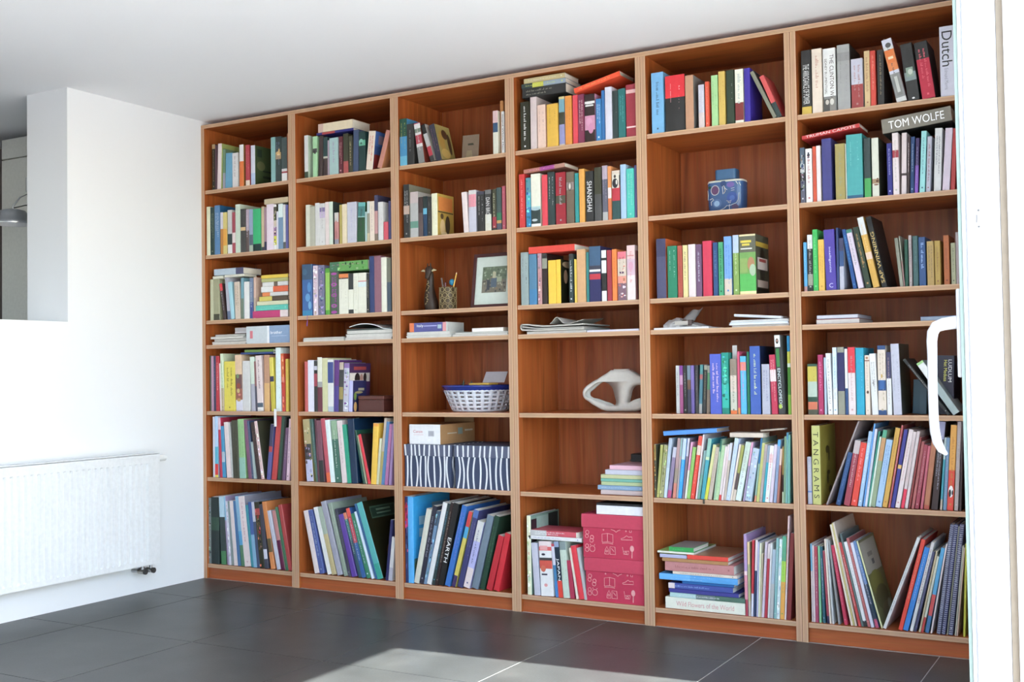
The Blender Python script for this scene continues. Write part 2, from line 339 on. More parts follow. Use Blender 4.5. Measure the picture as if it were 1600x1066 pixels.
BOOKS = r'''
11B 659 20174 214 2388 0 120 1719|b96:.1,221|~a85|black paperback with tan top|
11B 873 20174 127 2329 0 120 1677|534||thin dark maroon book|
11B 1009 20174 262 2376 -348 120 1710|edd||narrow white book with olive cover|c=ab6
11B 1324 20174 188 2080 -80 200 1497|797:.6,aab||grey green paperback|
11B 1585 20174 446 1812 -301 120 1305|6ac|~258|light blue paperback|
11B 2079 20174 381 1776 -30 120 1279|ddd|~a99|short off-white paperback|
11B 2572 20174 277 2151 0 120 1549|eee:.4,e72||white book with orange lower half|c=a73
11B 2993 20174 271 2087 0 120 1502|b34:.87,edc|~e99|crimson book with cream foot|
11B 3351 20174 282 2023 0 120 1457|dde:.7,bce||thick pale book with dark green cover|c=453
11B 4704 20174 288 2284 0 120 1644|8bb||tall pale teal book|
11B 5009 20174 349 2275 0 120 1638|344:.35,b96:.5,344|~78a|tall charcoal book with gold hand picture|
11B 5401 20174 355 2182 0 120 1571|455:.72,ddd:.78,a34:.82,eee||tall grey book with white foot|
11B 5768 20174 83 2351 0 120 1693|a64||thin brown book against the divider|
12B 278 16774 251 2544 0 80 1832|eec||narrow cream book|
12B 543 16774 282 2487 0 80 1790|244|~897|dark green book with pale dot|
12B 847 16774 361 2560 0 80 1843|58b|~cde|tall mid blue book|c=269
12B 1253 16774 180 2175 0 80 1566|dde:.4,c83||white and orange paperback|
12B 1446 16774 255 2159 0 80 1555|dc7:.4,ea3:.8,dc7||yellow paperback|
12B 1759 16774 298 2248 0 80 1618|ccc:.55,344:.8,eee||white book with black lower band|
12B 2079 16774 204 2105 0 80 1516|a45:.5,edd:.75,a45||red book with white label|
12B 2300 16774 330 2490 0 80 1793|cdc|~9b8|tall pale green book|
12B 2653 16774 328 2220 0 80 1599|444:.42,db8:.5,444|~988|charcoal book with gold square|
12B 3025 16774 196 2174 0 80 1565|bab:.5,655|~dcd|mauve and brown paperback|
12B 3242 16774 239 2155 0 80 1552|9ac:.6,567:.85,aba||pale blue paperback with grey foot|
12B 3503 16774 517 2150 0 80 1548|2b7:.83,133||thick bright green book|
12B 4062 16774 171 2230 0 80 1606|cb9:.92,445||narrow khaki book|
12B 4246 16774 145 2150 0 80 1548|a89:.8,335||thin mauve and navy book|
12B 4412 16774 458 2304 0 80 1659|ede|~cbc|thick white book|
12B 4883 16774 177 2256 0 80 1625|eee:.05,443:.35,dcb:.5,a7a:.7,dd3:.9,eee||white book with yellow and purple picture|
12B 5069 16774 105 1902 0 80 1369|dde||thin white paperback|
12B 5186 16774 302 2261 0 80 1628|dee:.3,79b||blue-grey book with white top|
12B 5500 16774 154 2209 0 80 1590|ddd:.85,555||narrow white book with grey foot|
12B 5671 16774 162 2188 0 80 1575|66a||narrow blue violet book|
12H 4281 19083 1558 279 0 80 1059|cb9||tan book lying on the row|
13B 456 13367 227 2136 0 120 1538|cca||beige binder|
13B 696 13367 416 2139 0 120 1540|aa8:.85,443||thick grey-green binder|
13B 1404 13367 177 1892 1568 120 1362|e34:.2,433|~ccc|leaning black book with red top|
13B 1672 13367 200 2171 824 120 1563|bbc:.8,679||leaning grey book|
13B 1928 13367 218 1934 1135 120 1393|ade||leaning light blue book|
13B 2204 13367 352 1915 357 120 1379|dcb|~876|cream book with dark title|
13B 2600 13367 175 2102 0 120 1513|7ab:.5,787||tall teal grey book|
13B 2819 13367 349 1894 0 120 1364|eee|~dcc|white paperback with pale title|
13B 3211 13367 217 2069 0 120 1490|78a:.6,459|~bcd|slate and blue book|
13B 3471 13367 129 2087 0 120 1503|dba:.5,ba9||narrow tan book|
13B 2277 13367 298 1981 0 1600 1426|334||black book behind the stack|
13H 3407 13372 2330 359 0 120 1300|c37:.78,edd|~fcd|pink book at the foot of the stack|
13H 3627 13735 2114 263 0 120 1300|5cb|~8dc|turquoise book in the stack|
13H 3694 14003 2050 203 0 120 1300|ddb||cream book in the stack|
13H 3847 14211 1900 232 0 120 1300|dc5:.45,543||yellow and brown book in the stack|
13H 4064 14448 1685 196 0 120 1300|e84:.3,ddd||orange and grey book in the stack|
13H 3982 14648 1771 291 0 120 1300|eee:.45,e63||white and orange book in the stack|
13H 4070 14944 1686 217 0 120 1300|ddd:.45,654:.6,ddd||white book with brown square in the stack|
13H 4008 15167 1750 177 0 120 1300|bb7||olive book in the stack|
13H 3988 15349 1772 175 0 120 1300|ec3||yellow book topping the stack|
13H 659 15511 722 148 0 120 491|ddc||cream book lying on the row|
13H 1493 15552 1371 128 0 120 932|eed|~b99|white book lying on the row|
13H 751 15684 2026 337 0 120 1378|bcd:.75,557|~68a|grey and violet book lying on two others|
15B 316 8648 91 2884 0 200 2077|565||thin grey-green book|
15B 416 8648 154 2866 0 200 2063|c9b||thin pink book|
15B 579 8648 145 2862 0 200 2061|446|~99b|thin dark slate book|
15B 742 8648 221 2861 0 200 2060|c34|~fbb|red book with pink title|
15B 1025 8648 95 2476 254 200 1782|edd||thin cream paperback|
15B 1132 8648 194 2972 293 200 2140|dec:.6,cb9|~797|tall pale green book|
15B 1324 8648 759 2566 0 200 1848|ed4|~872|thick yellow book with title|
15B 2148 8648 442 2886 265 200 2078|eca:.35,755:.6,a65:.8,dde||cookbook with food photo spine|
15B 2590 8648 513 2577 0 200 1855|ddd||thick plain white book|
15B 3200 8648 266 2767 370 200 1992|ded:.5,bbc|~aab|white and pale grey book|
15B 3465 8648 120 2532 367 200 1823|966:.5,556||thin mauve book|
15B 3603 8648 373 2823 423 200 2033|edd:.85,567:.93,eee|~645|white book with big dark letters|
15B 4053 8648 340 2843 0 200 2047|c97:.5,eb7||orange tan book|
15B 4529 8648 230 2709 492 200 1951|ed5:.35,446:.45,dc3||yellow book with dark emblem|
15B 4825 8648 327 3197 0 200 2302|eff|~abc|tall white book touching shelf above|
15B 5241 8648 193 2889 318 200 2080|d62:.4,e87:.5,d43||orange picture book|
15B 5465 8648 179 2623 0 200 1889|ec4||narrow yellow book by the divider|
15H 2483 11549 2198 97 0 200 1494|348|~69b|blue book lying on the row|
15H 2747 11651 1935 133 0 200 1316|794||green book lying on the blue one|
16B 570 5224 126 3127 0 120 2439|dde||thin white and blue book|
16B 715 5224 216 3161 0 120 2466|bdf:.5,5bd:.78,e33:.96,ed4||light blue book with red foot|
16B 1057 5224 166 3083 413 120 2405|ecd:.2,c35||pink red book|
16B 1244 5224 196 2655 455 120 2071|39c:.5,bcd:.7,39c||blue book with white patch|
16B 1543 5224 296 2859 678 120 2230|edd||leaning white book|
16B 1881 5224 103 2833 820 120 2210|ccc|~899|thin silver book|
16B 1982 5224 402 2957 374 120 2307|443|~776|thick dark olive book|
16B 2426 5224 406 3027 401 120 2361|9c8:.65,9cb|~686|pale green book|
16B 3023 5224 217 3002 1036 120 2341|857||leaning purple book|
16B 3254 5224 124 2949 1075 120 2300|457|~89a|leaning slate book|
16B 3385 5224 153 1877 1107 120 1464|abb||short silver book leaning|
16B 3625 5224 256 2885 1561 120 2251|433|~a87|leaning dark brown book|
16B 3892 5224 199 2946 1592 120 2298|ecc|~a77|leaning pink-white book with dark floral cover|c=443
16B 4236 5224 223 2784 -1028 120 2171|446:.4,b44:.5,66a||slate and red book leaning right|
16B 4553 5224 313 3194 -1264 120 2492|c44||red book leaning right|
16B 4939 5224 191 3190 -1041 120 2488|354||dark green book leaning right|
16B 5128 5224 116 3162 -1055 120 2466|222||thin black book leaning right|
16B 5251 5224 186 2618 -1025 120 2042|757|~a9a|purple paperback leaning right|
16B 5518 5224 192 3057 -725 120 2384|ecd|~667|narrow pinkish white book by the divider|
17B 159 754 233 3393 0 140 2647|788|~ccb|grey picture book|
17B 392 754 545 3439 0 140 2682|233:.3,354:.5,233||thick black-green book|
17B 1090 754 341 3477 441 140 2712|bde:.3,344:.8,485||book with pale blue top and dark foot|
17B 1514 754 97 3516 685 140 2742|8bd:.35,a9b||thin pale blue book|
17B 1634 754 150 3266 754 140 2547|dde||leaning white picture book|
17B 1800 754 139 3273 792 140 2553|899||thin grey leaning book|
17B 1976 754 242 3304 916 140 2577|edd||pinkish white leaning book|
17B 2232 754 174 3315 950 140 2586|47a||thin steel blue book|
17B 2472 754 229 3564 1149 140 2780|8bd:.5,5ad:.7,586||sky blue and green book|
17B 2710 754 406 3570 1184 140 2785|edd|~c9a|thick tall white book with grey cover|c=99a
17B 3148 754 156 3146 1262 140 2454|39a||teal leaning book|
17B 3303 754 222 3305 1065 140 2578|46a:.5,8bd||blue leaning book|
17B 3534 754 184 3311 1095 140 2583|ccd:.3,457||white and navy leaning book|
17B 3726 754 314 3320 1126 140 2590|332:.1,b44:.2,332|~a85|black floral leaning book|
17B 4062 754 223 3217 1177 140 2510|445:.7,dde:.85,445||dark grey book with white patches|
17B 4452 754 261 3379 1676 140 2635|d84:.55,653:.75,d84||orange and brown leaning book|
17B 4858 754 225 2968 2134 140 2315|ccd||lilac white leaning book|
17B 5136 754 236 2975 2000 140 2321|c88:.5,614||pink and maroon leaning book|
17B 5417 754 167 3172 2116 140 2474|475||green leaning book|
17B 5611 754 234 3283 2040 140 2560|b44||red leaning book by the divider|
21B 6880 20174 229 2121 0 120 1527|ddd:.85,454||white book with grey-green cover|c=cdc
21B 7411 20174 272 2008 0 120 1446|ada:.3,555:.4,ada||mint green book with dark figure|
21B 7747 20174 248 1989 -468 120 1432|433|~876|brown-black book|
21B 8061 20174 259 1885 -110 120 1357|244:.5,ccb:.55,433||navy book with white label|
21B 8329 20174 119 1717 -50 120 1236|a9a||thin grey paperback|
21B 8452 20174 540 1800 -10 120 1296|acc|~a9b|thick light blue book|
21B 9035 20174 229 1809 0 120 1302|623|~daa|maroon book with pale title|
21B 9308 20174 298 1916 0 120 1379|443:.7,b55||dark book with red figure|
21B 9637 20174 222 1772 0 120 1276|443|~cb8|dark book with cream title|
21B 9885 20174 317 2018 -308 120 1453|457|~ccd|slate blue book|
21B 10248 20174 380 1904 -60 120 1371|244:.2,344:.22,6b9:.36,244||black-green book with mint emblem|
21B 10663 20174 395 1848 -1137 120 1330|edc|~d55|white book with red title leaning right|c=359
21B 11337 20174 262 1827 -3069 120 1315|c87|~a76|salmon book leaning right|c=c85
21H 7682 22206 2262 116 0 120 1538|338:.15,b44:.5,338||blue and red book lying on the row|
21H 7775 22327 2107 428 0 120 1433|dba:.15,edb||thick cream book lying on the blue one|
22B 6964 16774 251 2059 0 80 1483|ddc||white book with cream tint|
22B 7229 16774 304 1945 0 80 1400|bba|~887|greyish white paperback|
22B 7556 16774 271 2096 0 80 1509|ddd|~bba|clean white book|
22B 7836 16774 328 2052 0 80 1477|ddd:.1,87a:.2,cbd:.35,ddd|~bbb|white book with violet blot|
22B 8186 16774 223 2091 0 80 1506|edd||pinkish white book|
22B 8428 16774 227 2088 0 80 1504|ded||pale white book with dark cover|c=344
22B 8748 16774 248 1525 0 80 1098|ccc:.3,c88:.85,99a||short book with pink figure|
22B 9066 16774 141 1885 0 80 1357|ba5||narrow ochre book|
22B 9224 16774 280 1896 0 80 1365|edb|~db9|cream yellow book|
22B 9535 16774 552 1957 0 80 1409|ccd|~bbd|thick pale lilac book|
22B 10113 16774 417 1882 -527 80 1355|6bb:.1,488:.35,9cc:.38,253|~444|teal book with black lower panel|
22B 10588 16774 124 1418 -110 80 1021|acc||thin pale turquoise paperback|
22B 10717 16774 150 1905 -70 80 1371|cdd:.3,998:.8,cb9||thin pale green and khaki book|
22B 10877 16774 279 1888 -20 80 1360|edc|~baa|cream book with small emblem|
22B 11166 16774 186 2161 0 80 1556|446:.35,c99:.85,876||tall violet book rising above the row|c=446
22B 11378 16774 278 1810 0 80 1303|ddd|~b77|white book with red-brown title|
22B 11698 16774 251 843 0 80 607|d56||short coral red book|
22B 11982 16774 154 1808 0 80 1302|447||violet book by the divider|
23B 6693 13367 616 2532 0 80 1823|357:.3,36a:.9,28b||thick blue book with ribbon|
23B 7386 13367 285 2436 0 80 1754|dcd|~b67|white book with red marbling|
23B 7716 13367 373 2434 0 80 1753|779|~a8a|purple-grey patterned book|
23B 8151 13367 250 2267 0 80 1632|5a3:.1,9c5:.9,5a3||lime green book|
23B 8455 13367 487 2067 0 80 1488|565|~a3a|green book with purple rosettes|
23B 8986 13367 569 1939 0 80 1396|e84:.1,533:.13,eed|~ccb|thick white book with orange top|
23B 9564 13367 295 1924 0 80 1385|333:.4,eed:.9,333||black and white paperback|
23B 9868 13367 268 1924 0 80 1385|eed|~ccb|narrow white paperback|
23B 10149 13367 485 1925 0 80 1386|eed:.2,d66:.22,dee:.35,eed||thick white book with red line|
23B 10651 13367 153 1879 0 80 1353|222|~cba|thin black book|
23B 10825 13367 276 2675 0 80 1926|347|~99b|tall navy book|
23B 11118 13367 388 2673 0 80 1925|967|~edd|tall mauve book with white title|
23B 11523 13367 302 2579 0 80 1857|eed|~cbb|tall plain white book|
23B 11850 13367 237 2524 0 80 1817|776:.45,456||tall grey-brown book|
23H 8437 15439 2309 467 0 80 1570|475:.25,6a5||green and pink patterned book lying on the row|q=d4a
25B 6761 8648 187 2460 0 120 1771|d66||narrow red book|
25B 6966 8648 372 2527 0 120 1819|eef||clean white book|
25B 7352 8648 194 2484 0 120 1789|333:.1,ccd:.18,333:.25,a45:.5,333||black and red book|
25B 7573 8648 288 2657 0 120 1913|eed:.45,aaa:.55,734||white book with maroon foot|
25B 7870 8648 331 2616 0 120 1883|dda||pale lime book|
25B 8210 8648 337 2539 0 120 1828|eee:.05,459:.45,eee:.9,bcd||blue and white book|
25B 8560 8648 287 2498 -308 120 1798|638:.5,549||purple book|
25B 8860 8648 241 2388 -353 120 1720|cba:.15,444:.5,a95:.75,444||dark book with gold letters|
25B 9120 8648 319 2339 -470 120 1684|97b:.1,ccd||lilac book with purple photo cover|c=536
25B 9460 8648 226 1496 -425 120 1077|ccf||short lilac book with navy cover|c=336
26B 6840 5224 415 3048 772 120 2377|ba7:.4,444:.65,cce||tan, black and white photo book|
26B 7377 5224 83 3070 1136 120 2395|465:.7,563||thin green-grey book|
26B 7462 5224 71 3058 1025 120 2385|577|~ccc|thin slate book|
26B 7537 5224 114 3060 623 120 2387|634||thin dark maroon book|
26B 7671 5224 271 3003 670 120 2343|856:.65,333|~baa|mauve book with black foot|
26B 8092 5224 237 3105 1138 120 2422|c56:.85,e63||red book leaning left|
26B 8335 5224 271 3033 1085 120 2365|eff||bright white book leaning|
26B 8619 5224 347 2995 884 120 2336|9b9:.3,476|~cdc|green book with pale title|
26B 9030 5224 302 3001 1005 120 2341|edd|~caa|pinkish white book leaning|
26B 9360 5224 228 2815 1062 120 2196|2a8||teal book leaning|
26B 9602 5224 374 3079 708 120 2401|135||tall navy book leaning|
26B 10289 5224 99 2585 1866 120 2017|254||thin dark green book|
26B 10439 5224 74 2345 2059 120 1829|aa8||thin beige book|
26B 10591 5224 159 2404 2379 120 1875|e34||bright red book with dark cover|c=322
26B 10747 5224 307 2890 -639 120 2254|fa2:.05,fc3||orange-yellow book leaning right|
26B 11063 5224 134 2188 -1007 120 1707|ddb||short cream book|
26B 11203 5224 139 3151 -1220 120 2458|cba:.5,ba6||tall khaki book leaning right|
26B 11357 5224 170 2980 -1182 120 2324|58b||blue book leaning right|
26B 11545 5224 162 2872 -1137 120 2240|b7a|~d9b|pink-purple book|
26B 11784 5224 150 2899 -885 120 2261|a8b||lilac book by the divider|
27B 7269 754 287 3089 2241 140 2409|edd|~b9a|pinkish white book at the left end|
27B 7583 754 277 3131 2268 140 2442|56a|~9ac|blue book with title|
27B 8072 754 239 3312 2603 140 2583|eee||white leaning book|
27B 8337 754 270 3319 2625 140 2589|aba:.4,cb8||green and sepia leaning book|
27B 8683 754 308 3638 2793 140 2837|aab||tall light grey book|
27B 9081 754 225 3576 2730 140 2790|9a9|~bbb|silver grey leaning book|
27B 9337 754 156 3292 2467 140 2568|445|~99a|dark grey leaning book|
27B 9548 754 290 3033 2623 140 2365|64a||purple leaning book|
27B 9956 754 188 3155 2931 140 2461|e86:.1,377:.4,356|~cdd|teal and orange book|
27B 10157 754 217 3376 2842 140 2633|e54:.12,c45:.5,36a|~dde|red and blue book with white title|
27B 10440 754 221 3146 3005 140 2454|386|~cde|green book with white flecks|
27B 10715 754 138 3267 3115 140 2548|def||thin white leaning book|
27B 10943 754 125 3687 3345 140 2876|369||steel blue leaning book|
27B 11075 754 329 3726 3289 140 2907|5bb:.8,3a9||thick teal book with black cover|c=221
27B 11516 754 153 2869 -1215 140 2238|336||navy book leaning right|
27B 11682 754 209 2062 -1189 140 1608|ddd:.7,bbc||short white book by the divider|
31B 12682 20174 412 2196 0 80 1581|254:.38,49c:.8,6bd|~cc4|thick book, green over sky blue|
31B 13094 20174 395 1909 0 80 1375|333|~777|black book with grey title|
31B 13742 20174 339 1899 1323 80 1368|b34:.02,ddd:.14,787:.24,ddd:.3,b45:.52,ddd:.6,888|~cbb|white, red and grey book leaning|c=832
31B 14412 20174 219 1831 2932 80 1318|222:.25,bbb:.6,b34:.85,333||black, white and red book leaning|
31B 14743 20174 292 1745 2350 80 1256|334|~a67|dark book with pink title leaning|c=a95
31B 17772 20174 251 1929 0 80 1389|dbb:.28,357:.5,ddc||white book with blue portrait patch|
31B 18205 20174 154 1847 0 80 1330|ddd|"Stupid White Men"/422|white book with slanted dark title|
31B 18029 20174 172 2396 0 300 1725|c84||orange-brown book at the divider|
32B 12855 16774 324 2496 0 80 1797|333:.4,ca9:.56,333|~bbb|tall black book with tan bands|c=887
32B 13227 16774 446 2108 0 80 1518|cbb:.25,bbb:.65,698:.8,bbb||thick pale book with teal sketch|
32B 13691 16774 243 1831 0 80 1318|433:.4,655||brown black paperback|
32B 13955 16774 211 1844 0 80 1328|233:.3,6bd:.45,246||dark blue paperback|
32B 14190 16774 215 1804 0 80 1299|333|~666|black grey paperback|
32B 14434 16774 314 1934 0 80 1392|eec|~bba|cream book with yellow and orange cover|c=ca4
32B 16172 16774 261 1839 585 80 1324|edd|~222|white book with bold black title|
32B 16444 16774 381 1889 0 80 1360|ddd:.1,e9a:.4,ccd|~999|white book with pink panel|
32B 16893 16774 374 1793 0 80 1291|445:.08,333|~eee|black book with bold white title|
32B 17304 16774 317 1829 0 80 1317|777:.1,444:.6,ddc|"DAN BROWN"/ddd|grey book with white foot|
32B 17678 16774 205 1829 0 80 1317|443:.68,a34:.95,333|~bb9|black book with red foot|
32B 17902 16774 245 1877 0 80 1352|455:.6,375:.78,c95:.85,556|~fff|tall dark green book with white title|
32B 18190 16774 174 1922 0 80 1384|b56|~c89|tall dusty red book by the divider|
37B 12682 754 168 3980 0 140 3105|336:.1,c26:.35,347||black and red picture book|
37B 12847 754 300 3976 0 140 3101|5bf|~cef|thick sky blue book with bright cover|c=2ae
37B 13150 754 282 3514 -2179 140 2741|ddc||leaning cream white book|
37B 13442 754 248 3677 -2223 140 2868|334|~99a|dark slate leaning book|
37B 13696 754 156 3464 -2212 140 2702|456:.2,79b||blue-grey photo book leaning|
37B 13865 754 249 3877 -2474 140 3024|eee|~bbb|tall white leaning book|
37B 14137 754 169 3845 -2411 140 2999|344|~6ac|black-teal leaning book|
37B 14309 754 165 3893 -2410 140 3037|322|~987|black leaning book with grey letters|
37B 14489 754 292 3864 -2397 140 3014|222|"EARTH"/fff|black leaning book titled in bold white capitals|
37B 14852 754 269 3800 -2648 140 2964|37c|~c8d|bright blue leaning book|
37B 15215 754 198 3556 -2804 140 2774|d44:.2,4ad:.35,dc5:.85,436||red, blue and yellow leaning book|
37B 15534 754 266 3625 -2619 140 2828|57b:.1,447|~999|violet blue leaning book|
37B 15850 754 331 3108 -2675 140 2425|ddd:.3,bbe:.7,edd|~558|lilac white leaning book|
37B 16290 754 336 3405 -2620 140 2656|789||steel grey leaning book|
37B 16705 754 260 3400 -2543 140 2652|243|~7a7|dark green leaning book with title|
37B 17055 754 294 2516 -2710 140 1963|c23||red leaning volume, lower one|
37B 17435 754 285 2630 -2480 140 2051|d23||red leaning volume by the divider|
41B 19168 20174 443 2136 0 120 1538|332|~eee|black book with white title|
41B 19668 20174 307 2291 0 120 1649|dcc||white book with plain spine|
41B 20015 20174 392 1898 0 120 1367|ecb|~a88|cream pink book with small square|
41B 20485 20174 538 1865 0 120 1342|eb3|~a83|thick yellow book|
41B 21075 20174 269 2120 0 120 1527|dc8:.05,7ab:.32,443:.57,99c:.97,dcb||narrow book in cream, teal and lilac panels|
41B 21374 20174 310 2112 0 120 1520|e93|~b62|orange book|
41B 21746 20174 232 2099 0 120 1512|e45||narrow scarlet book|
41B 21991 20174 301 2096 0 120 1509|835|~ecc|purple book with pale title|
41B 22313 20174 477 2046 0 120 1473|322:.15,eee:.2,322:.45,d9b:.75,322||black book with pink butterfly wing|
41B 22840 20174 251 1790 0 120 1289|38c|~def|short bright blue book|
41B 23107 20174 135 2121 0 120 1527|37b||tall blue book behind white one|
41B 23271 20174 318 2229 0 120 1605|dde|~cbb|tall white book under tilted orange one|
41B 23613 20174 251 2029 0 120 1461|344|~9a9|dark green book with title|
41B 23880 20174 322 2070 0 120 1491|277|~5aa|teal green hardback|
41B 24234 20174 458 2195 0 120 1581|a34:.1,ebb:.17,a34:.8,fdd:.83,a34||thick crimson book by the divider|
41H 19290 22470 2143 411 0 120 1458|333|~998|black book lying lowest of the left pile|
41H 19251 22885 2179 215 0 120 1482|344:.25,cc4:.5,9ab|~cd6|green and grey book lying mid pile|
41H 19375 23106 2017 219 0 120 1372|cb8|~ddb|khaki book topping the left pile|
41H 21858 22350 2199 216 2094 120 1496|f52|~f95|orange red book lying tilted|e=bba
42B 19066 16774 279 2351 0 80 1693|d33|~f99|red book at the left end|
42B 19407 16774 233 2162 0 80 1557|59a:.3,5bc:.6,38b||teal and blue patterned paperback|
42B 19662 16774 459 2302 0 80 1657|eed:.62,bdd:.68,344:.95,eee||white book with dark hill picture|
42B 20204 16774 264 2212 0 80 1592|e45|~f99|scarlet paperback|
42B 20489 16774 344 2305 0 80 1660|344|~eee|dark book with white script title|
42B 20876 16774 477 2246 0 80 1617|a23:.45,554:.6,a23|~aaa|dark red book with green title band|
42B 21396 16774 363 2213 0 80 1593|765:.2,988:.35,765||taupe book with oval portrait|
42B 21801 16774 176 2128 0 80 1532|299||narrow teal book|
42B 22011 16774 250 2285 0 80 1645|ea4||orange yellow book|
42B 22320 16774 364 2153 0 80 1550|333|"SHANGHAI"/eee|black book with bold white vertical capitals|
42B 22726 16774 329 2270 0 80 1634|443:.5,555|~ccc|dark grey book with pale title|
42B 23095 16774 245 2311 0 80 1664|bab:.25,667:.85,bbb|~cbd|tall mauve-grey book|
42B 23352 16774 158 2266 0 80 1631|e95:.4,edd:.6,d74||narrow orange and white book|
42B 23543 16774 363 2049 0 80 1475|dcb:.1,433:.3,c34:.62,355||white, red and teal book with man's figure|
42B 23938 16774 248 2270 0 80 1635|ace|~8bd|tall light blue book|
42B 24211 16774 342 2067 0 80 1488|4cb|~8dc|turquoise hardback|
42B 24569 16774 115 2182 0 80 1571|558||blue violet book by the divider|
42H 19328 19130 2017 182 524 80 1371|b76:.4,a49:.75,b87|~e9c|brown and purple book lying on the row|
43B 19093 13367 375 2310 0 80 1663|9aa|~555|light grey book|
43B 19507 13367 368 2205 0 80 1588|58a:.7,48b|~bcd|steel blue book|
43B 19935 13367 189 2217 0 80 1596|b9a:.3,c99|~a67|mottled pink book|
43B 20152 13367 244 2200 0 80 1584|333:.1,998:.3,322||black brown book with pale top|
43B 20454 13367 382 1877 0 80 1352|fc2|~c92|yellow book, wider one|
43B 20848 13367 211 1889 0 80 1360|fc2||narrow yellow book with black cover|c=221
43B 21462 13367 196 2099 0 80 1511|333:.1,344|~eee|black book with white lettering|
43B 21715 13367 104 1857 0 80 1337|ec4||thin yellow paperback|
43B 21840 13367 412 2261 0 80 1628|da7|~eba|tan book|
43B 22285 13367 115 2118 0 80 1525|388||narrow teal paperback|
43B 22426 13367 524 2342 0 80 1687|468:.35,445:.42,eee:.46,446:.5,c34:.6,336||thick navy book with white and red title|
43B 22996 13367 222 2147 0 80 1546|eee:.15,333:.2,eee:.45,333:.8,eee||white book with black lettering|
43B 23253 13367 208 2135 0 80 1537|a34||crimson hardback|
43B 23488 13367 207 2159 0 80 1554|f83|~c62|orange book|
43B 23737 13367 384 2030 0 80 1462|e78:.15,dcb:.5,e98:.65,867|~554|pink and grey illustrated book|
43B 24165 13367 365 2272 0 80 1636|ecc:.25,dbc:.55,edd|~d99|tall pale pink book|
43B 24557 13367 62 2040 0 80 1469|633||dark maroon sliver by the divider|
43H 19511 15589 2234 299 0 80 1519|e43|~f98|red book lying on the row|
46H 22693 5229 1969 197 0 300 2000|cbb||grey beige book lowest in the pile|
46H 22553 5431 2113 186 0 300 2000|8ac:.99,8ac|~bcd|light blue book in the pile|
46H 22721 5622 1949 149 0 300 2000|bc9||pale green book in the pile|
46H 22703 5776 1969 124 0 300 2000|7ba||mint book in the pile|
46H 22706 5905 1969 162 0 300 2000|cc9||pale lime book in the pile|
46H 22914 6072 1765 205 0 300 2000|ccd||lilac book in the pile|
46H 23121 6282 1561 186 0 300 2000|ebc||pale pink book topping the pile|
47B 19177 754 193 3421 0 120 2668|eec||tall cream book with dark photo cover|c=8a9
47B 19514 754 290 2254 601 120 1758|ccd|~eee|white leaning book by cream one|
47B 19839 754 610 2351 377 120 1834|edd:.1,e66:.17,eee:.3,444:.35,d54:.5,eee||thick white book with red and black title|
47B 20546 754 141 2277 809 120 1776|b45:.05,dde:.4,48b:.7,48c||white and blue leaning book|
47B 20695 754 221 2382 849 120 1858|9ac:.1,234:.7,e43|"JAPAN"/fff|black leaning guidebook with white title|
47B 20930 754 294 2399 758 120 1871|899:.15,cdc|~9a9|pale green leaning book|
47B 21258 754 193 1616 971 120 1260|b35||short magenta leaning book|
47B 21537 754 107 2164 1512 120 1688|edc||thin cream leaning book|
47B 21678 754 247 2271 1664 120 1771|e34|~f89|scarlet leaning book|
47B 21927 754 117 2189 1556 120 1707|bbb||thin grey leaning book|
47H 19271 3173 2564 168 0 120 1600|eee|~99c|white book lying on the leaning row|
47H 19342 3346 2311 228 0 120 1600|ccc:.35,d56:.97,ddc|~fff|grey and red book lying topmost|
51B 25384 20174 528 2517 0 120 1812|7be|~468|thick sky blue book|
51B 25994 20174 845 2296 0 120 1653|e23:.4,333|~fbb|very thick red and black volume|
51B 26862 20174 348 2196 0 120 1581|c97|~a65|salmon pink book with grey cover|c=888
51B 27418 20174 251 1746 0 120 1257|ccd:.65,dcc|~fff|short white paperback|c=333
51B 27704 20174 167 1832 0 120 1319|e53|~f98|orange red paperback|
51B 27967 20174 270 2046 0 120 1473|ad9|~676|pale green book with red dotted lines|
51B 28272 20174 268 2161 0 120 1556|db5|~b73|mustard yellow book|
51B 28600 20174 318 2159 0 120 1554|343|~9a9|black book with white and green title|
51B 28952 20174 340 2139 0 120 1540|eed:.62,833:.95,eed|~abb|white book with red lower panel|
51B 29335 20174 241 2131 0 120 1534|43a|~b6a|violet book|
51B 30480 20174 156 2136 4381 120 1538|887||grey book leaning far left|c=333
51B 30646 20174 190 1840 3889 120 1325|d55:.65,344||red and black book leaning far left|
53B 25471 13367 413 2451 0 120 1765|446:.3,557|~c98|slate book with orange and white title|c=d62
53B 25955 13367 405 2121 0 120 1527|286|~bdc|green book with white title|
53B 26393 13367 199 2111 0 120 1520|b54|~a44|brick red book|
53B 26621 13367 194 2115 0 120 1523|ed9|~876|cream yellow book with title|
53B 26856 13367 299 2130 0 120 1533|edd||plain pinkish white book|
53B 27183 13367 236 2107 0 120 1517|757|~ccd|mauve book with white script|
53B 27468 13367 379 2220 0 120 1598|d35|~ec6|crimson pink book with gold title|
53B 27903 13367 192 2134 0 120 1536|358|~68a|navy blue book|
53B 28127 13367 195 2134 0 120 1537|4a7|~253|green book with dark title|
53B 28362 13367 305 2340 0 120 1685|7ae:.72,dcb|~58c|light blue book with white foot|
53B 28730 13367 236 2367 0 120 1704|bce:.3,8a5|~cda|pale blue and green book|
53B 28994 13367 661 2365 0 120 1703|eda:.03,665:.3,7a5:.66,5b5:.95,fea||very thick green illustrated book with yellow capitals|c=554
55B 26113 8648 150 1957 0 400 1300|ccc|~999|pale grey DVD case|
55B 26271 8648 141 1955 0 400 1300|849:.2,c9b:.4,a58||pink purple DVD case|
55B 26437 8648 149 1952 0 400 1300|333|~aaa|black DVD case with white marks|
55B 26603 8648 148 1957 0 400 1300|789:.3,754:.5,445||blue and brown DVD case|
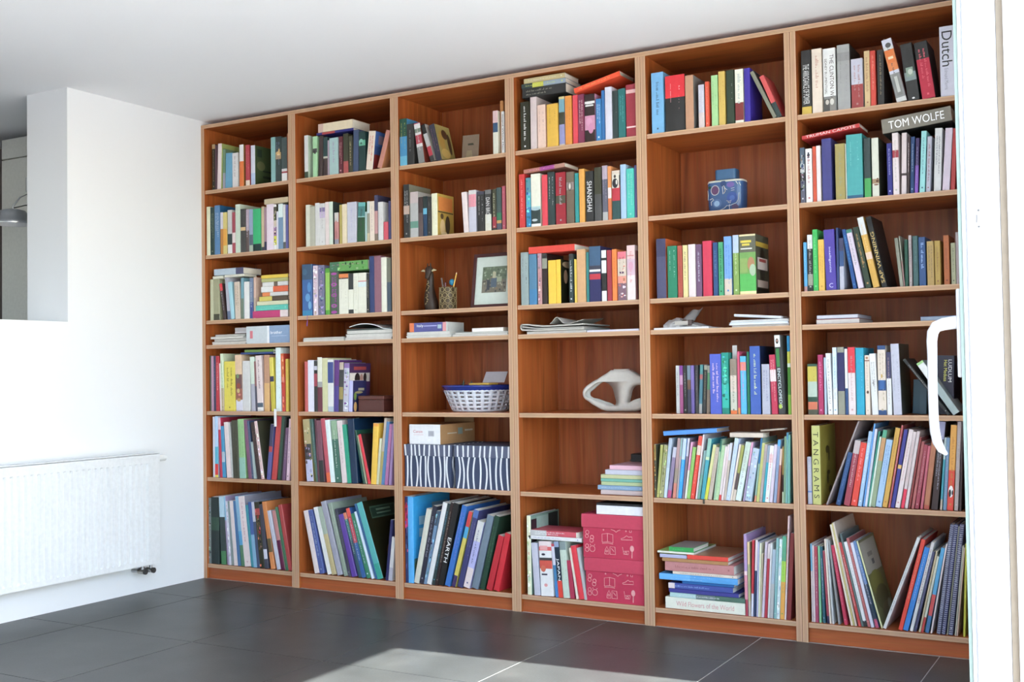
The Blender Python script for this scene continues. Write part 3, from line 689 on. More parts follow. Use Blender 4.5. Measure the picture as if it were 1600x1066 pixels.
55B 26760 8648 132 1955 0 400 1300|87b:.5,76a||lilac DVD case|
55B 26949 8648 123 1963 0 400 1300|444|~877|charcoal DVD case|
55B 27080 8648 131 1981 -411 400 1300|599:.2,b66:.3,589:.8,aaa||teal and pink DVD case|
55B 27235 8648 146 1960 -538 400 1300|aa9:.1,444|~aa8|black DVD case with pale dots|
55B 27406 8648 146 1937 -394 400 1300|bba:.15,6a7:.5,987||green and brown DVD case|
55B 27677 8648 464 2394 0 120 1724|56c|~ecd|thick periwinkle blue book|
55B 28165 8648 285 2440 0 120 1757|198:.5,2ba:.9,187|~7dc|teal patterned book|
55B 28513 8648 263 2186 0 120 1574|987:.3,dcb:.6,ccb:.93,e73|~776|cream and brown paperback|
55B 28816 8648 90 2476 0 120 1783|d57:.9,e95||thin pink book|
55B 28933 8648 234 2284 0 120 1645|5be:.1,e87:.25,5be|~d8c|bright blue book with pink title|
55B 29202 8648 101 2456 0 120 1768|275||thin green book|
55B 29326 8648 416 2669 0 120 1922|46b|~cda|thick royal blue book with gold title|c=124
55B 29796 8648 305 1956 0 120 1408|bbc|~88a|short grey book with red badge|
55B 30177 8648 235 2314 327 120 1666|c35:.25,edd:.45,c35|~eaa|red and white book|
55B 30450 8648 218 3069 425 120 2209|eee:.15,444|"ENCYCLOPEDIE"/dee|tall black green book with white vertical capitals|c=777
55B 30818 8648 127 3034 0 120 2184|18b:.2,cc3:.35,ded:.4,482:.75,8b3||tall blue and green book by the divider|
56B 25200 5224 91 2158 0 120 1683|a84:.3,554||thin brown spotted book at left end|
56B 25290 5224 111 2154 -979 120 1680|bb6|~775|olive yellow book leaning right|
56B 25413 5224 171 2149 -1135 120 1676|aa7|~775|khaki grey patterned book leaning right|
56B 25601 5224 134 2440 -1140 120 1903|bcd:.5,cde||thin pale blue book|
56B 25755 5224 153 2080 -1461 120 1622|ccd:.2,98a:.85,c58||mauve grey book|
56B 25982 5224 139 2440 -1112 120 1904|b99:.5,a98:.75,d87||thin brownish pink book|
56B 26140 5224 80 2445 -1042 120 1907|9bb:.3,baa||very thin grey green book|
56B 26223 5224 148 2430 -1134 120 1896|cdf:.35,3af|~9df|white and bright blue book|
56B 26392 5224 96 2454 -1189 120 1914|ccd:.3,878||thin lilac grey book|
56B 26503 5224 83 2306 -1357 120 1799|eac:.5,eed||very thin pink-white book|
56B 26597 5224 135 2097 -1451 120 1636|9c6|~7a4|lime green book|
56B 26752 5224 161 2555 -1607 120 1993|e54:.15,edc:.3,e43|~f98|red book with white stripe|
56B 26962 5224 69 2624 -1428 120 2047|edd||thin white book rising above others|
56B 27035 5224 109 1978 -1680 120 1543|8aa:.5,7a9||thin grey teal book|
56B 27189 5224 150 2453 -1477 120 1914|9cb:.3,deb:.35,4ab||teal and mint book|
56B 27340 5224 127 2227 -1887 120 1737|dd9:.6,dd3||yellow book|
56B 27487 5224 152 2127 -1812 120 1659|cba|~a87|greyish beige book|
56B 27719 5224 69 2439 -1435 120 1902|376:.2,aca||thin green topped book|
56B 27788 5224 140 2200 -1512 120 1716|bda|~9b8|pale green book|
56B 27937 5224 95 2164 -1493 120 1688|edd:.9,d44||thin white book with red foot|
56B 28052 5224 82 2236 -1406 120 1744|edd|~e88|thin white book with red marks|
56B 28147 5224 93 2295 -1366 120 1790|dde:.3,cba||thin white and beige book|
56B 28244 5224 162 2504 -1673 120 1953|cdd:.1,cdf|~abc|pale icy blue book|
56B 28407 5224 83 2268 -1891 120 1769|edc||very thin cream book|
56B 28501 5224 113 2233 -1932 120 1742|aa5:.5,655:.8,dcb||olive and brown book|
56B 28634 5224 221 2356 -2020 120 1837|cdc:.5,dee|~aaa|pale grey green book|
56B 28931 5224 79 2358 -1703 120 1839|eac:.4,a9b||thin pink and mauve book|
56B 29018 5224 261 2103 -1799 120 1640|bcd|~e9c|pale blue speckled book|
56B 29386 5224 74 2514 -1289 120 1961|37a:.4,9ba:.9,e97||thin dark blue book|
56B 29472 5224 113 2314 -1250 120 1805|cc7|~ba6|mustard beige book|
56B 29592 5224 114 2261 -1220 120 1763|baa|~987|grey brown book|
56B 29718 5224 97 2225 -1188 120 1736|9ab:.3,3ab||thin turquoise book|
56B 29820 5224 163 2209 -1163 120 1723|eee:.15,ecc:.3,eee|~d66|white book with red lettering|
56B 29998 5224 120 2263 -1093 120 1765|dcd||plain lilac white book|
56B 30158 5224 113 2446 -927 120 1908|5ad:.1,9ac|~79b|powder blue book|
56B 30282 5224 84 2096 -896 120 1635|ecb:.3,b76||thin tan book|
56B 30498 5224 54 2185 -260 120 1704|a84:.5,322:.8,bca||thin brown book|
56B 30553 5224 78 2575 -336 120 2009|8a8|~6a9|thin sage green book|
56B 30631 5224 71 2725 -356 120 2126|59b:.1,7aa||very thin teal grey book|
56B 30711 5224 89 2633 -320 120 2054|7ba||thin mint book by the divider|
56H 25653 7745 2278 184 698 120 1549|59e||blue book lying tilted|e=ba9
56H 28462 7732 1341 183 0 120 912|dcb||cream book lying on the right of the row|
56H 29712 7971 896 67 873 120 609|ba9||thin brown book lying above the cream one|
57H 25600 759 3367 463 0 120 3000|eed|"Wild Flowers of the World"/d99|thick cream flower book at the stack's foot|
57H 25797 1227 3180 186 0 120 2800|bdd:.35,788:.6,576|~eee|pale blue and green book in the stack|
57H 25760 1418 2929 155 0 120 2800|449||violet blue booklet in the stack|
57H 25742 1578 2715 219 0 120 2800|edd:.1,45a|~9be|white and blue booklet in the stack|
57H 26347 1801 2153 101 0 120 2500|26a||deep blue booklet in the stack|
57H 25351 1907 3309 248 0 120 2800|6bf:.4,5ae|~bdf|bright light blue book in the stack|
57H 25941 2160 2704 117 0 120 2800|edc|~555|thin cream book in the stack|
57H 25610 2282 2901 367 0 120 2600|c88|~a66|thick salmon pink volume in the stack|
57H 25491 2654 2790 142 0 120 2600|b85||brown book in the stack|
57H 26553 2801 1731 176 0 120 2600|e43||red edged book in the stack|t=a75
57H 25390 2801 1184 144 0 120 2600|bbd||pale grey booklet in the stack|t=cc5
57H 25287 2982 1576 85 0 120 2600|eed||white booklet in the stack|t=9c6
57H 25793 3072 1052 184 0 120 1800|3a5|~5c7|green booklet topping the stack|t=999
57B 28930 754 122 3181 0 120 2481|b9c:.45,fdd:.5,e9a:.8,b45||tall lilac topped book|
57B 29070 754 92 2886 0 120 2251|ec9:.3,bb8:.8,cba||thin yellow green book|
57B 29170 754 91 2975 -356 120 2320|c34:.7,dde||thin red book|
57B 29270 754 95 2992 -471 120 2334|edd:.4,346||navy and white book|
57B 29385 754 68 2913 -392 120 2272|bbd|~889|thin lilac grey book|
57B 29454 754 64 2883 -440 120 2249|eec||thin pale cream book|
57B 29530 754 53 2478 -477 120 1933|cb9|~a98|thin tan booklet|
57B 29591 754 98 2937 -682 120 2291|dcd|~c9b|thin white-pink book|
57B 29706 754 105 2870 -692 120 2239|dcc:.2,b34||red book with pale top|
57B 29827 754 75 2913 -633 120 2272|ddd||thin white booklet|
57B 29911 754 134 2658 -644 120 2073|abc:.5,bbb||pale steel book|
57B 30074 754 103 3109 -538 120 2425|8bb|~cdd|pale teal book|
57B 30182 754 119 3082 -584 120 2404|dee|~9ac|white book with blue specks|
57B 30322 754 162 3198 -509 120 2494|5a8:.3,ad4:.55,ea4|~7a5|green and orange book|
57B 30497 754 59 3986 -556 120 3109|ecc:.5,edd|~865|tall thin pink book standing out|
57B 30572 754 169 3331 -678 120 2598|833||dark red book by the divider|
61B 31599 20174 375 2481 0 150 1786|333:.88,db4|"THE ARROGANCE OF POWER"/ddd|black book with yellow foot and white title|
61B 32006 20174 379 2481 0 150 1786|edc|~c98|cream white book with thin red title|
61B 32435 20174 469 2422 0 150 1744|eee:.76,888|"THE CLINTON WARS"/433|white book with black title and photo foot|
61B 32965 20174 475 2480 0 150 1786|aaa:.12,999:.25,aaa|~888|thick light grey hardback|c=333
61B 33480 20174 430 1869 0 150 1346|ccd:.52,a44|~b88|short grey and red book|
61B 33966 20174 205 2105 0 150 1516|db8|~a75|narrow tan paperback|
61B 34187 20174 192 2080 0 150 1498|d43|~e98|narrow red paperback|
61B 34438 20174 242 2067 0 150 1489|333|~986|black book with small red dot|
61B 35121 20174 362 2445 2109 150 1760|dde:.12,ddd:.17,e84:.5,dde:.55,999:.93,ddd|~555|white and orange book leaning left with ribbon on top|c=944
61B 35519 20174 414 2144 1161 150 1544|333:.5,899:.65,333|~666|black book with small portrait, leaning left|
61B 36020 20174 457 2128 1225 150 1532|333:.3,c24|~e67|black topped crimson book leaning left|c=433
61B 36655 20174 509 2569 0 150 1850|dde|"Dutch"/333|large lilac white book with big serif title by the door|
62B 31477 16774 181 2130 0 120 1534|567:.3,ccc:.45,333:.6,667|~ddd|grey and black patterned book|
62B 31694 16774 246 2066 0 120 1487|eee|~b66|white book with black club emblem|
62B 31967 16774 130 2125 0 120 1530|d53|~b44|orange red book|
62B 32106 16774 162 2140 0 120 1541|edd||narrow pale white book|
62B 32320 16774 363 2375 0 120 1710|448|~da8|thick navy blue book with gold title|
62B 32820 16774 359 2124 0 120 1529|a95|~997|olive khaki book|
62B 33202 16774 35 2090 0 120 1505|ddc||very thin white booklet|
62B 33242 16774 590 2418 0 120 1741|4aa:.95,368|~7cc|very thick turquoise book|
62B 33885 16774 245 2223 0 120 1601|344:.68,4a5|~cc7|black and green book|
62B 34172 16774 251 2192 0 120 1578|ddc:.7,a86:.78,ddc||cream book with brown branch and dark cover|c=443
62B 34716 16774 179 1933 0 120 1392|338|~bbe|narrow royal blue book leaning left|
62B 34920 16774 216 2292 0 120 1651|edd:.28,a34:.4,edd|~bba|cream white book with red band|
62B 35204 16774 181 2256 -287 120 1625|dcc:.66,433:.7,dcc||white paperback with dark lower spot|
62B 35402 16774 98 2089 -309 120 1504|433|~edd|thin black book|
62B 35516 16774 135 2075 -347 120 1494|247|~bcd|navy paperback|
62B 35667 16774 127 2008 -463 120 1446|436:.5,85b|~aac|violet purple paperback|
62B 35840 16774 185 2243 -540 120 1615|9dd|~578|pale turquoise book|
62B 36065 16774 155 2020 -517 120 1454|bbc|~966|pale grey paperback|
62B 36334 16774 249 2283 -452 120 1644|ddd|~667|tall white book with fine grey title|
62B 36630 16774 247 2244 -734 120 1615|dcd|~999|tall white book with faint title|
62B 36909 16774 152 2211 -640 120 1592|b33||red book by the door|
62H 31585 19203 2193 158 1047 120 1491|c33|"TRUMAN CAPOTE"/edd|red book lying tilted on the row|
62H 34594 19074 2440 543 873 120 2000|878073|"TOM WOLFE"/fff|large grey green book lying on the row with white capitals|c=333
63B 31538 13367 125 1884 0 120 1357|5ad:.9,b88|~8df|light blue paperback|
63B 31688 13367 198 2163 0 120 1557|ddd:.25,333:.7,998:.9,333|~aaa|black book with white top|
63B 31894 13367 189 2349 0 120 1691|3b5|~7d8|tall bright green book|
63B 32100 13367 229 1947 0 120 1402|eb4|~c93|yellow paperback|
63B 32382 13367 394 2304 278 120 1659|54a|"intelligentie C"/ddf|thick purple book with white title|
63B 32784 13367 93 2351 0 120 1693|347||thin tall navy book|
63B 32889 13367 169 1951 0 120 1405|446:.25,358:.55,bbc||blue and pale grey book|
63B 33382 13367 143 2289 1638 120 1648|259|~49c|narrow blue book leaning left|
63B 33573 13367 202 2277 1844 120 1639|487:.06,dcd|~999|white leaning book with teal top|
63B 33846 13367 209 2340 1869 120 1685|343|~c95|black leaning book with gold title|
63B 34121 13367 229 2707 2017 120 1949|ddd:.25,da4:.5,ecb:.6,da4|~ec8|white and orange leaning book|
63B 34433 13367 198 2709 1998 120 1950|222|"SAP WINNING"/db6|tall black leaning book with gold capitals|c=222
63B 35077 13367 126 1812 932 120 1305|887:.3,998||thin olive grey book behind black one|
63B 35218 13367 35 1878 784 120 1352|aa9:.5,b88||very thin olive pink book|
63B 35264 13367 114 1720 0 120 1239|254||thin dark green hardback|
63B 35408 13367 106 1869 0 120 1346|baa|~877|thin pinkish grey paperback|
63B 35552 13367 181 1838 0 120 1323|466|~688|dark teal grey book|
63B 35760 13367 236 1775 0 120 1278|358|~9be|blue book with white title|
63B 36041 13367 242 1604 0 120 1155|b95|~765|mustard book, left of two|
63B 36309 13367 196 1605 0 120 1155|b94|~964|mustard book, right of two|
63B 36616 13367 195 1779 0 120 1281|b63|~843|rust orange book|
63B 36863 13367 157 1488 0 120 1071|aa8|~665|pale khaki paperback|
63B 37031 13367 135 1866 0 120 1344|a99||tall taupe book by the door|
65B 31587 8648 358 1934 0 120 1392|354:.05,cb4:.35,bcb:.65,354:.75,d75:.9,554|~443|black green book with yellow label|
65B 31987 8648 196 2278 0 120 1640|b36|~e8b|magenta book with white title|
65B 32215 8648 81 2169 0 120 1562|bcd||thin pale blue book|
65B 32349 8648 175 2326 251 120 1674|eee|~988|plain white book with script title|
65B 32548 8648 153 2541 0 120 1830|def:.6,eee|~6ad|white and pale blue book|
65B 32730 8648 253 2549 0 120 1835|998:.08,336:.65,998|~dde|grey book with navy panel|
65B 32999 8648 104 2480 0 120 1786|eee:.6,358||thin white and blue book|
65B 33119 8648 263 2539 0 120 1828|e34:.38,edd|~c99|red topped white book|
65B 33413 8648 292 2503 0 120 1802|1ac|~8df|bright cyan book with white title|
65B 33737 8648 173 2222 0 120 1600|edc:.08,965:.1,edc|~cba|cream white book with small round emblem|
65B 33973 8648 223 2279 280 120 1641|eee|~999|white book with slanted pen|
65B 34206 8648 287 2574 0 120 1854|358:.06,edc:.5,358:.65,edc:.93,358|~ba8|tall cream and blue book|
65B 34516 8648 169 2326 0 120 1675|446:.42,eee|~caa|navy topped white book|
65B 34741 8648 298 2623 244 120 1888|ccd|~99a|tall pale grey box book with dark side|c=443
65B 36613 8648 109 2514 6415 120 1810|333|~ccc|black book leaning far left|
65B 36807 8648 255 2235 5816 120 1609|ad8:.04,eee:.3,844:.4,abb|~a44|white and red book leaning far left|
65B 36115 8648 597 2156 -415 800 1552|334|"Het Medusa LUDLUM"/dd5|very thick dark book with yellow title|
65B 35206 8648 500 1267 -543 1200 912|356||teal grey book behind the leaning pair|
66B 31480 5224 161 1803 0 200 1407|bbc:.72,68c:.75,bbc|~ddd|short pale grey book|
66B 31669 5224 320 3000 0 200 2340|cc7|"TANGRAM S"/443|thick lime yellow book spelling capitals downward|c=a93
66B 32167 5224 63 3421 -3776 200 2668|a99||thin taupe board leaning far right|
66B 32530 5224 174 2048 -2479 200 1598|358|~68b|blue book leaning far right|
66B 32827 5224 225 2481 -1920 200 1935|cbb:.2,a45|~dbb|dusty red book leaning right|
66B 33091 5224 223 2402 -1783 200 1874|e43|~f99|bright red book|
66B 33348 5224 145 2833 -1662 200 2210|ace|~fff|thin icy blue-white book|
66B 33534 5224 57 3130 -1520 200 2442|6ae||pale sky blue tall book|
66B 33596 5224 93 2929 -1513 200 2285|dde|~899|white book with grey title|
66B 33690 5224 52 2847 -1702 200 2221|398||thin teal green book|
66B 33742 5224 71 2647 -1738 200 2065|ded||thin white-green book|
66B 33818 5224 157 2895 -1781 200 2258|5a8:.1,c96:.4,9a8||green and orange book|
66B 33993 5224 224 2533 -1797 200 1976|ace|~68c|pale sky blue book|
66B 34241 5224 171 2983 -1825 200 2327|da4|~b73|golden yellow book|
66B 34449 5224 67 3084 -1778 200 2405|c66|~ecc|brick pink book|
66B 34541 5224 129 2929 -1870 200 2285|449:.45,eb6:.5,449||blue violet book with gold patch|
66B 34694 5224 165 2935 -1927 200 2289|edd|~c88|white book with red title|
66B 34897 5224 116 2848 -1801 200 2221|dcc:.75,e35|~d99|grey-white book with red foot|
66B 35029 5224 109 2870 -1780 200 2239|dcc||plain grey pink book|
66B 35157 5224 73 2652 -1775 200 2069|944||thin dark red book|
66B 35263 5224 102 2492 -1719 200 1943|b66|~866|thin brick red book|
66B 35387 5224 137 2370 -1642 200 1849|a45|~daa|crimson book with lines|
66B 35573 5224 96 2323 -1436 200 1812|c67||dusty pink book|
66B 35695 5224 185 2994 -1347 200 2335|b75:.95,b54||terracotta book behind handle|
66B 35958 5224 227 3203 -1095 200 2498|99b:.2,444:.4,433|~bbc|tall charcoal book with grey title|
66B 36257 5224 76 2626 -836 200 2049|bcc:.3,4ab:.85,cba||thin turquoise striped book|
66B 36363 5224 120 2618 -714 200 2042|79b|~bbd|slate blue-grey book|
66B 36497 5224 213 3076 -676 200 2399|ea4:.53,e43|~c83|orange over red book|
66B 36740 5224 136 3206 -600 200 2501|baa|~ccc|tall beige grey book|
66B 36913 5224 74 3209 -493 200 2503|433||thin black book by the door|
67B 31526 754 65 2964 0 200 2312|7bd:.35,dcc||light blue topped thin book|
67B 31600 754 65 2909 0 200 2269|edd|~c68|thin white booklet|
67B 31674 754 121 2870 0 200 2239|b45:.3,a46|~ecc|pink maroon book|
67B 31813 754 81 2899 0 200 2261|8c9|~6a8|thin mint green book|
67B 31951 754 100 2883 209 200 2249|367|~ccd|thin dark teal book|
67B 32104 754 89 2726 409 200 2126|a45:.9,335|~c77|maroon book with dark foot|
67B 32202 754 64 3181 442 200 2481|edc||thin white pink-edged book|
67B 32297 754 74 3166 532 200 2469|ccc||thin light grey book|
67B 32525 754 79 3144 1011 200 2453|999||leaning grey booklet|
67B 32753 754 123 2985 1498 200 2328|c35|~e9a|raspberry red leaning book|
67B 32993 754 78 3795 1875 200 2960|edc||pale yellow leaning booklet|
67B 33089 754 41 3845 1914 200 2999|dc7||yellow leaning booklet|
67B 33143 754 73 3884 1951 200 3029|dcb||cream leaning booklet|
67B 33270 754 104 3142 2121 200 2451|c44|~edd|red leaning book with white edge|
67B 33388 754 81 3478 2154 200 2713|677||grey teal leaning book|
67B 33475 754 124 3175 2159 200 2477|eee:.93,333|~99a|white leaning book with black foot|
67B 33617 754 103 3329 2197 200 2596|b66|~d99|thin dusty red leaning book|
67B 33732 754 116 3164 2232 200 2468|dde||plain pale leaning book|
67B 33897 754 118 3243 2366 200 2529|68b:.5,345:.9,c57|~ccd|blue leaning book with pink foot|
67B 34095 754 65 3267 2581 200 2548|dda||thick leaning book with olive and white cover|c=774
67B 34155 754 118 3645 -3622 200 2843|ddd|~987|white book leaning far right|
67B 34704 754 146 3475 -2595 200 2710|e43|~fa8|orange red book leaning right|
67B 34868 754 181 3183 -2648 200 2483|38d|~bce|blue book with pale capitals leaning right|
67B 35103 754 117 3380 -2488 200 2636|ddd|~966|white lettered book leaning right|
67B 35247 754 92 3034 -2407 200 2366|557|~88a|dark slate book leaning right|
67B 35418 754 65 3055 -2212 200 2383|cb9||thin beige book leaning right|
67B 35497 754 83 2858 -2202 200 2229|ddc:.8,c44|~888|cream book with red foot leaning right|
67B 35632 754 132 3171 -2031 200 2473|5ad:.55,d55:.8,47a||sky blue and red book leaning right|
67B 35824 754 56 3321 -1858 200 2590|edd||thin white book leaning right|
67B 36033 754 143 4002 -1416 200 3122|668|~bbc|grey blue ringed binder, leftmost|s=1
67B 36198 754 138 4012 -1360 200 3129|447|~99c|navy ringed binder|s=1
67B 36378 754 41 3936 -1255 200 3070|998||thin khaki grey book|
67B 36436 754 157 4022 -1217 200 3137|557|~bbc|slate ringed binder by the door|s=1
67B 36649 754 56 3246 -1054 200 2532|bba||thin pale booklet|
67B 36717 754 42 3172 -1015 200 2474|dba||thin cream booklet|
67B 36935 754 77 3315 -467 200 2586|cc3||yellow book by the door|
'''
# ---------------------------------------------------------------- books
SHELF = {1: 'top', 2: 'second', 3: 'third', 4: 'fourth', 5: 'fifth', 6: 'sixth', 7: 'bottom'}
BAY = {1: 'leftmost bay', 2: 'second bay from left', 3: 'third bay from left', 4: 'third bay from right', 5: 'second bay from right', 6: 'rightmost bay'}
KB = .92
def bands(spec, h):
    """(z_top, z_bottom, colour) from the top of the spine down"""
    out = []; z = h; parts = spec.split(',')
    for i, p in enumerate(parts):
        c, _, f = p.partition(':'); zb = h*(1-float(f)) if f else (0 if i == len(parts)-1 else h*(1-(i+1)/len(parts)))
        out.append((z, zb, c)); z = zb
    return out
def lettering(mb, w, h, col, seed):
    """illegible title: worn strokes the size of small print"""
    rd = random.Random(seed); mt = mat(col, .5, .95)
    rows = 2 if (w > .022 and rd.random() < .45) else 1
    big = rd.random() < .3
    sz = min(w*((.4 if big else .27) if rows == 1 else .2), .013); lz = sz*.42
    a, b = h*rd.uniform(.08, .16), h*rd.uniform(.6, .84)
    for r in range(rows):
        xc = w*.5 if rows == 1 else w*(.33+.34*r)
        z = h-a; end = h-b
        if rows == 2 and r == 0: end = h-b*.8
        word = rd.randint(3, 8)
        while z-lz > end:
            hh = sz*rd.choice((.55, .62, .7, 1.0)); t = lz*rd.uniform(.4, .75); y = -.00035; x0 = xc-sz*.4
            if rd.random() < .8: mb.face([(x0, y, z-t), (x0+hh, y, z-t), (x0+hh, y, z), (x0, y, z)], mt)
            else: mb.face([(x0, y, z-t), (x0+hh*.6, y, z-t*.9), (x0+hh*.5, y, z), (x0+hh*.1, y, z)], mt)
            z -= lz*1.1; word -= 1
            if word <= 0: word = rd.randint(3, 8); z -= lz*1.1
    if rd.random() < .5:      # publisher's mark near the foot
        zc = h*.05+.003; s = min(w*.3, .007); mb.face([(w/2-s/2, -.00035, zc), (w/2+s/2, -.00035, zc), (w/2+s/2, -.00035, zc+s), (w/2-s/2, -.00035, zc+s)], mt)
def blotches(mb, w, h, bs, seed, n=16):
    """picture spines: soft-edged printed patches in tints of the spine's own colours"""
    rd = random.Random(seed); cs = [b[2] for b in bs]
    for k in range(n):
        c_ = rd.choice(cs); v = [int(ch, 16) for ch in c_]; d = rd.choice((-3, -2, 2, 3)); v = [max(0, min(15, q+d+rd.randint(-1, 1))) for q in v]
        zc = rd.uniform(.04, .94)*h; xc = rd.uniform(.2, .8)*w; rx = min(w*rd.uniform(.12, .3), xc-w*.06, w*.94-xc); rz = rd.uniform(.012, .035)*h
        if rx < w*.05: continue
        mb.face([(xc+rx*math.cos(a_)*(1+.25*math.sin(3*a_+k)), -.0003-.00002*k, zc+rz*math.sin(a_)) for a_ in [2*PI*i/9 for i in range(9)]], mat('%x%x%x' % tuple(v), .45))
COVER_ART = {
 'cream book with yellow': [('b', .06, .94, .60, .93, 'e58a3a'), ('b', .02, .98, .555, .585, '5a4a2a'), ('e', .27, .47, .10, .07, '5a4630'), ('e', .62, .28, .15, .22, '4a3c2e'), ('e', .3, .2, .16, .2, 'e0c08a'), ('e', .4, .05, .2, .06, 'e6cf9c')],
 'thick lime yellow': [('b', .1, .95, .02, .98, '9c8f30'), ('e', .45, .68, .12, .05, '4a3d1a'), ('e', .55, .62, .05, .1, '4a3d1a'), ('e', .5, .38, .1, .03, '4a3d1a'), ('e', .45, .3, .06, .07, '4a3d1a'), ('e', .6, .16, .1, .05, '4a3d1a')],
 'lilac book with purple photo': [('b', .0, .98, .62, .8, 'e4dcd4'), ('e', .38, .68, .13, .12, '2c2224'), ('e', .58, .69, .08, .09, 'c9988a'), ('e', .75, .7, .08, .1, '3a2a28'), ('b', .2, .8, .86, .93, 'b04848')],
 'short lilac book with navy': [('e', .18, .5, .1, .13, '7a9a3a'), ('b', .4, .85, .68, .76, 'b0a890'), ('e', .45, .62, .3, .04, 'a89a6a'), ('b', .5, .62, .35, .5, 'b04444'), ('e', .2, .16, .12, .16, 'd8a860')],
 'very thick green': [('b', .0, 1, .8, .88, 'c8a82a'), ('e', .5, .5, .22, .3, '20241c'), ('b', .12, .9, .42, .62, 'd9cdc4'), ('b', .25, .78, .55, .6, 'b04a44'), ('b', .1, .92, .12, .24, 'b9a99a'), ('b', .05, .95, .0, .1, '1e2018')],
 'thick leaning book with olive': [('b', .0, .95, .60, .97, 'b9b2a2'), ('b', .3, .6, .78, .83, '8a8274'), ('b', .45, .6, .68, .74, '555'), ('e', .4, .48, .4, .14, '85823a'), ('e', .5, .3, .4, .14, '5d5a35'), ('e', .6, .14, .35, .1, '6e6444'), ('e', .8, .16, .12, .08, '9a9c84')],
 'thick teal book with black': [('b', .14, .85, .76, .92, '3f5a48'), ('b', .16, .83, .78, .9, '22382c'), ('b', .3, .7, .855, .88, '5f7a66'), ('b', .3, .7, .81, .83, '5f7a66'), ('e', .4, .28, .12, .12, '5a3828'), ('e', .55, .22, .14, .08, '6a4a2c'), ('e', .38, .2, .05, .04, '8a3030')],
 'thick sky blue book with bright': [('b', .15, .6, .66, .76, '9fd0ea'), ('b', .15, .5, .52, .62, '9fd0ea'), ('b', .5, .95, .8, .9, '88aabb'), ('b', .0, .4, .03, .28, '3a6a72'), ('e', .2, .2, .2, .07, '4a5a3a')],
 'thick pale book with dark green': [('b', .1, .35, .72, .92, '27352a'), ('e', .3, .5, .22, .12, '6b6f48'), ('b', .4, .9, .2, .26, '222a24'), ('b', .4, .9, .36, .4, '222a24')],
 'dark book with pink title leaning': [('e', .3, .55, .2, .3, 'b08a3a'), ('e', .55, .75, .2, .14, '5a3a28'), ('e', .4, .2, .3, .14, 'c9a85a'), ('e', .8, .5, .12, .3, '4a3826')],
 'tall cream book with dark photo': [('b', .0, .2, .55, .95, '3a2830'), ('b', .2, .62, .5, .97, '9fbcae'), ('b', .62, .97, .4, .98, '2a3230'), ('e', .75, .7, .15, .1, '4a5652')],
 'salmon book leaning': [('e', .5, .45, .35, .2, 'd88a40'), ('e', .4, .75, .2, .1, '7a5a3a')],
 'white book with red title leaning': [('b', .0, 1, .62, 1, '3a66b0'), ('b', .2, .7, .68, .9, '8a7a90'), ('b', 0, 1, 0, .4, '7a2222')],
 'yellow book, narrower': [],
 'narrow yellow book with black': [('e', .35, .62, .14, .16, 'c9a080'), ('e', .6, .9, .5, .08, 'b59a78'), ('e', .7, .14, .2, .08, '7a2a22')],
 'crimson': [],
}
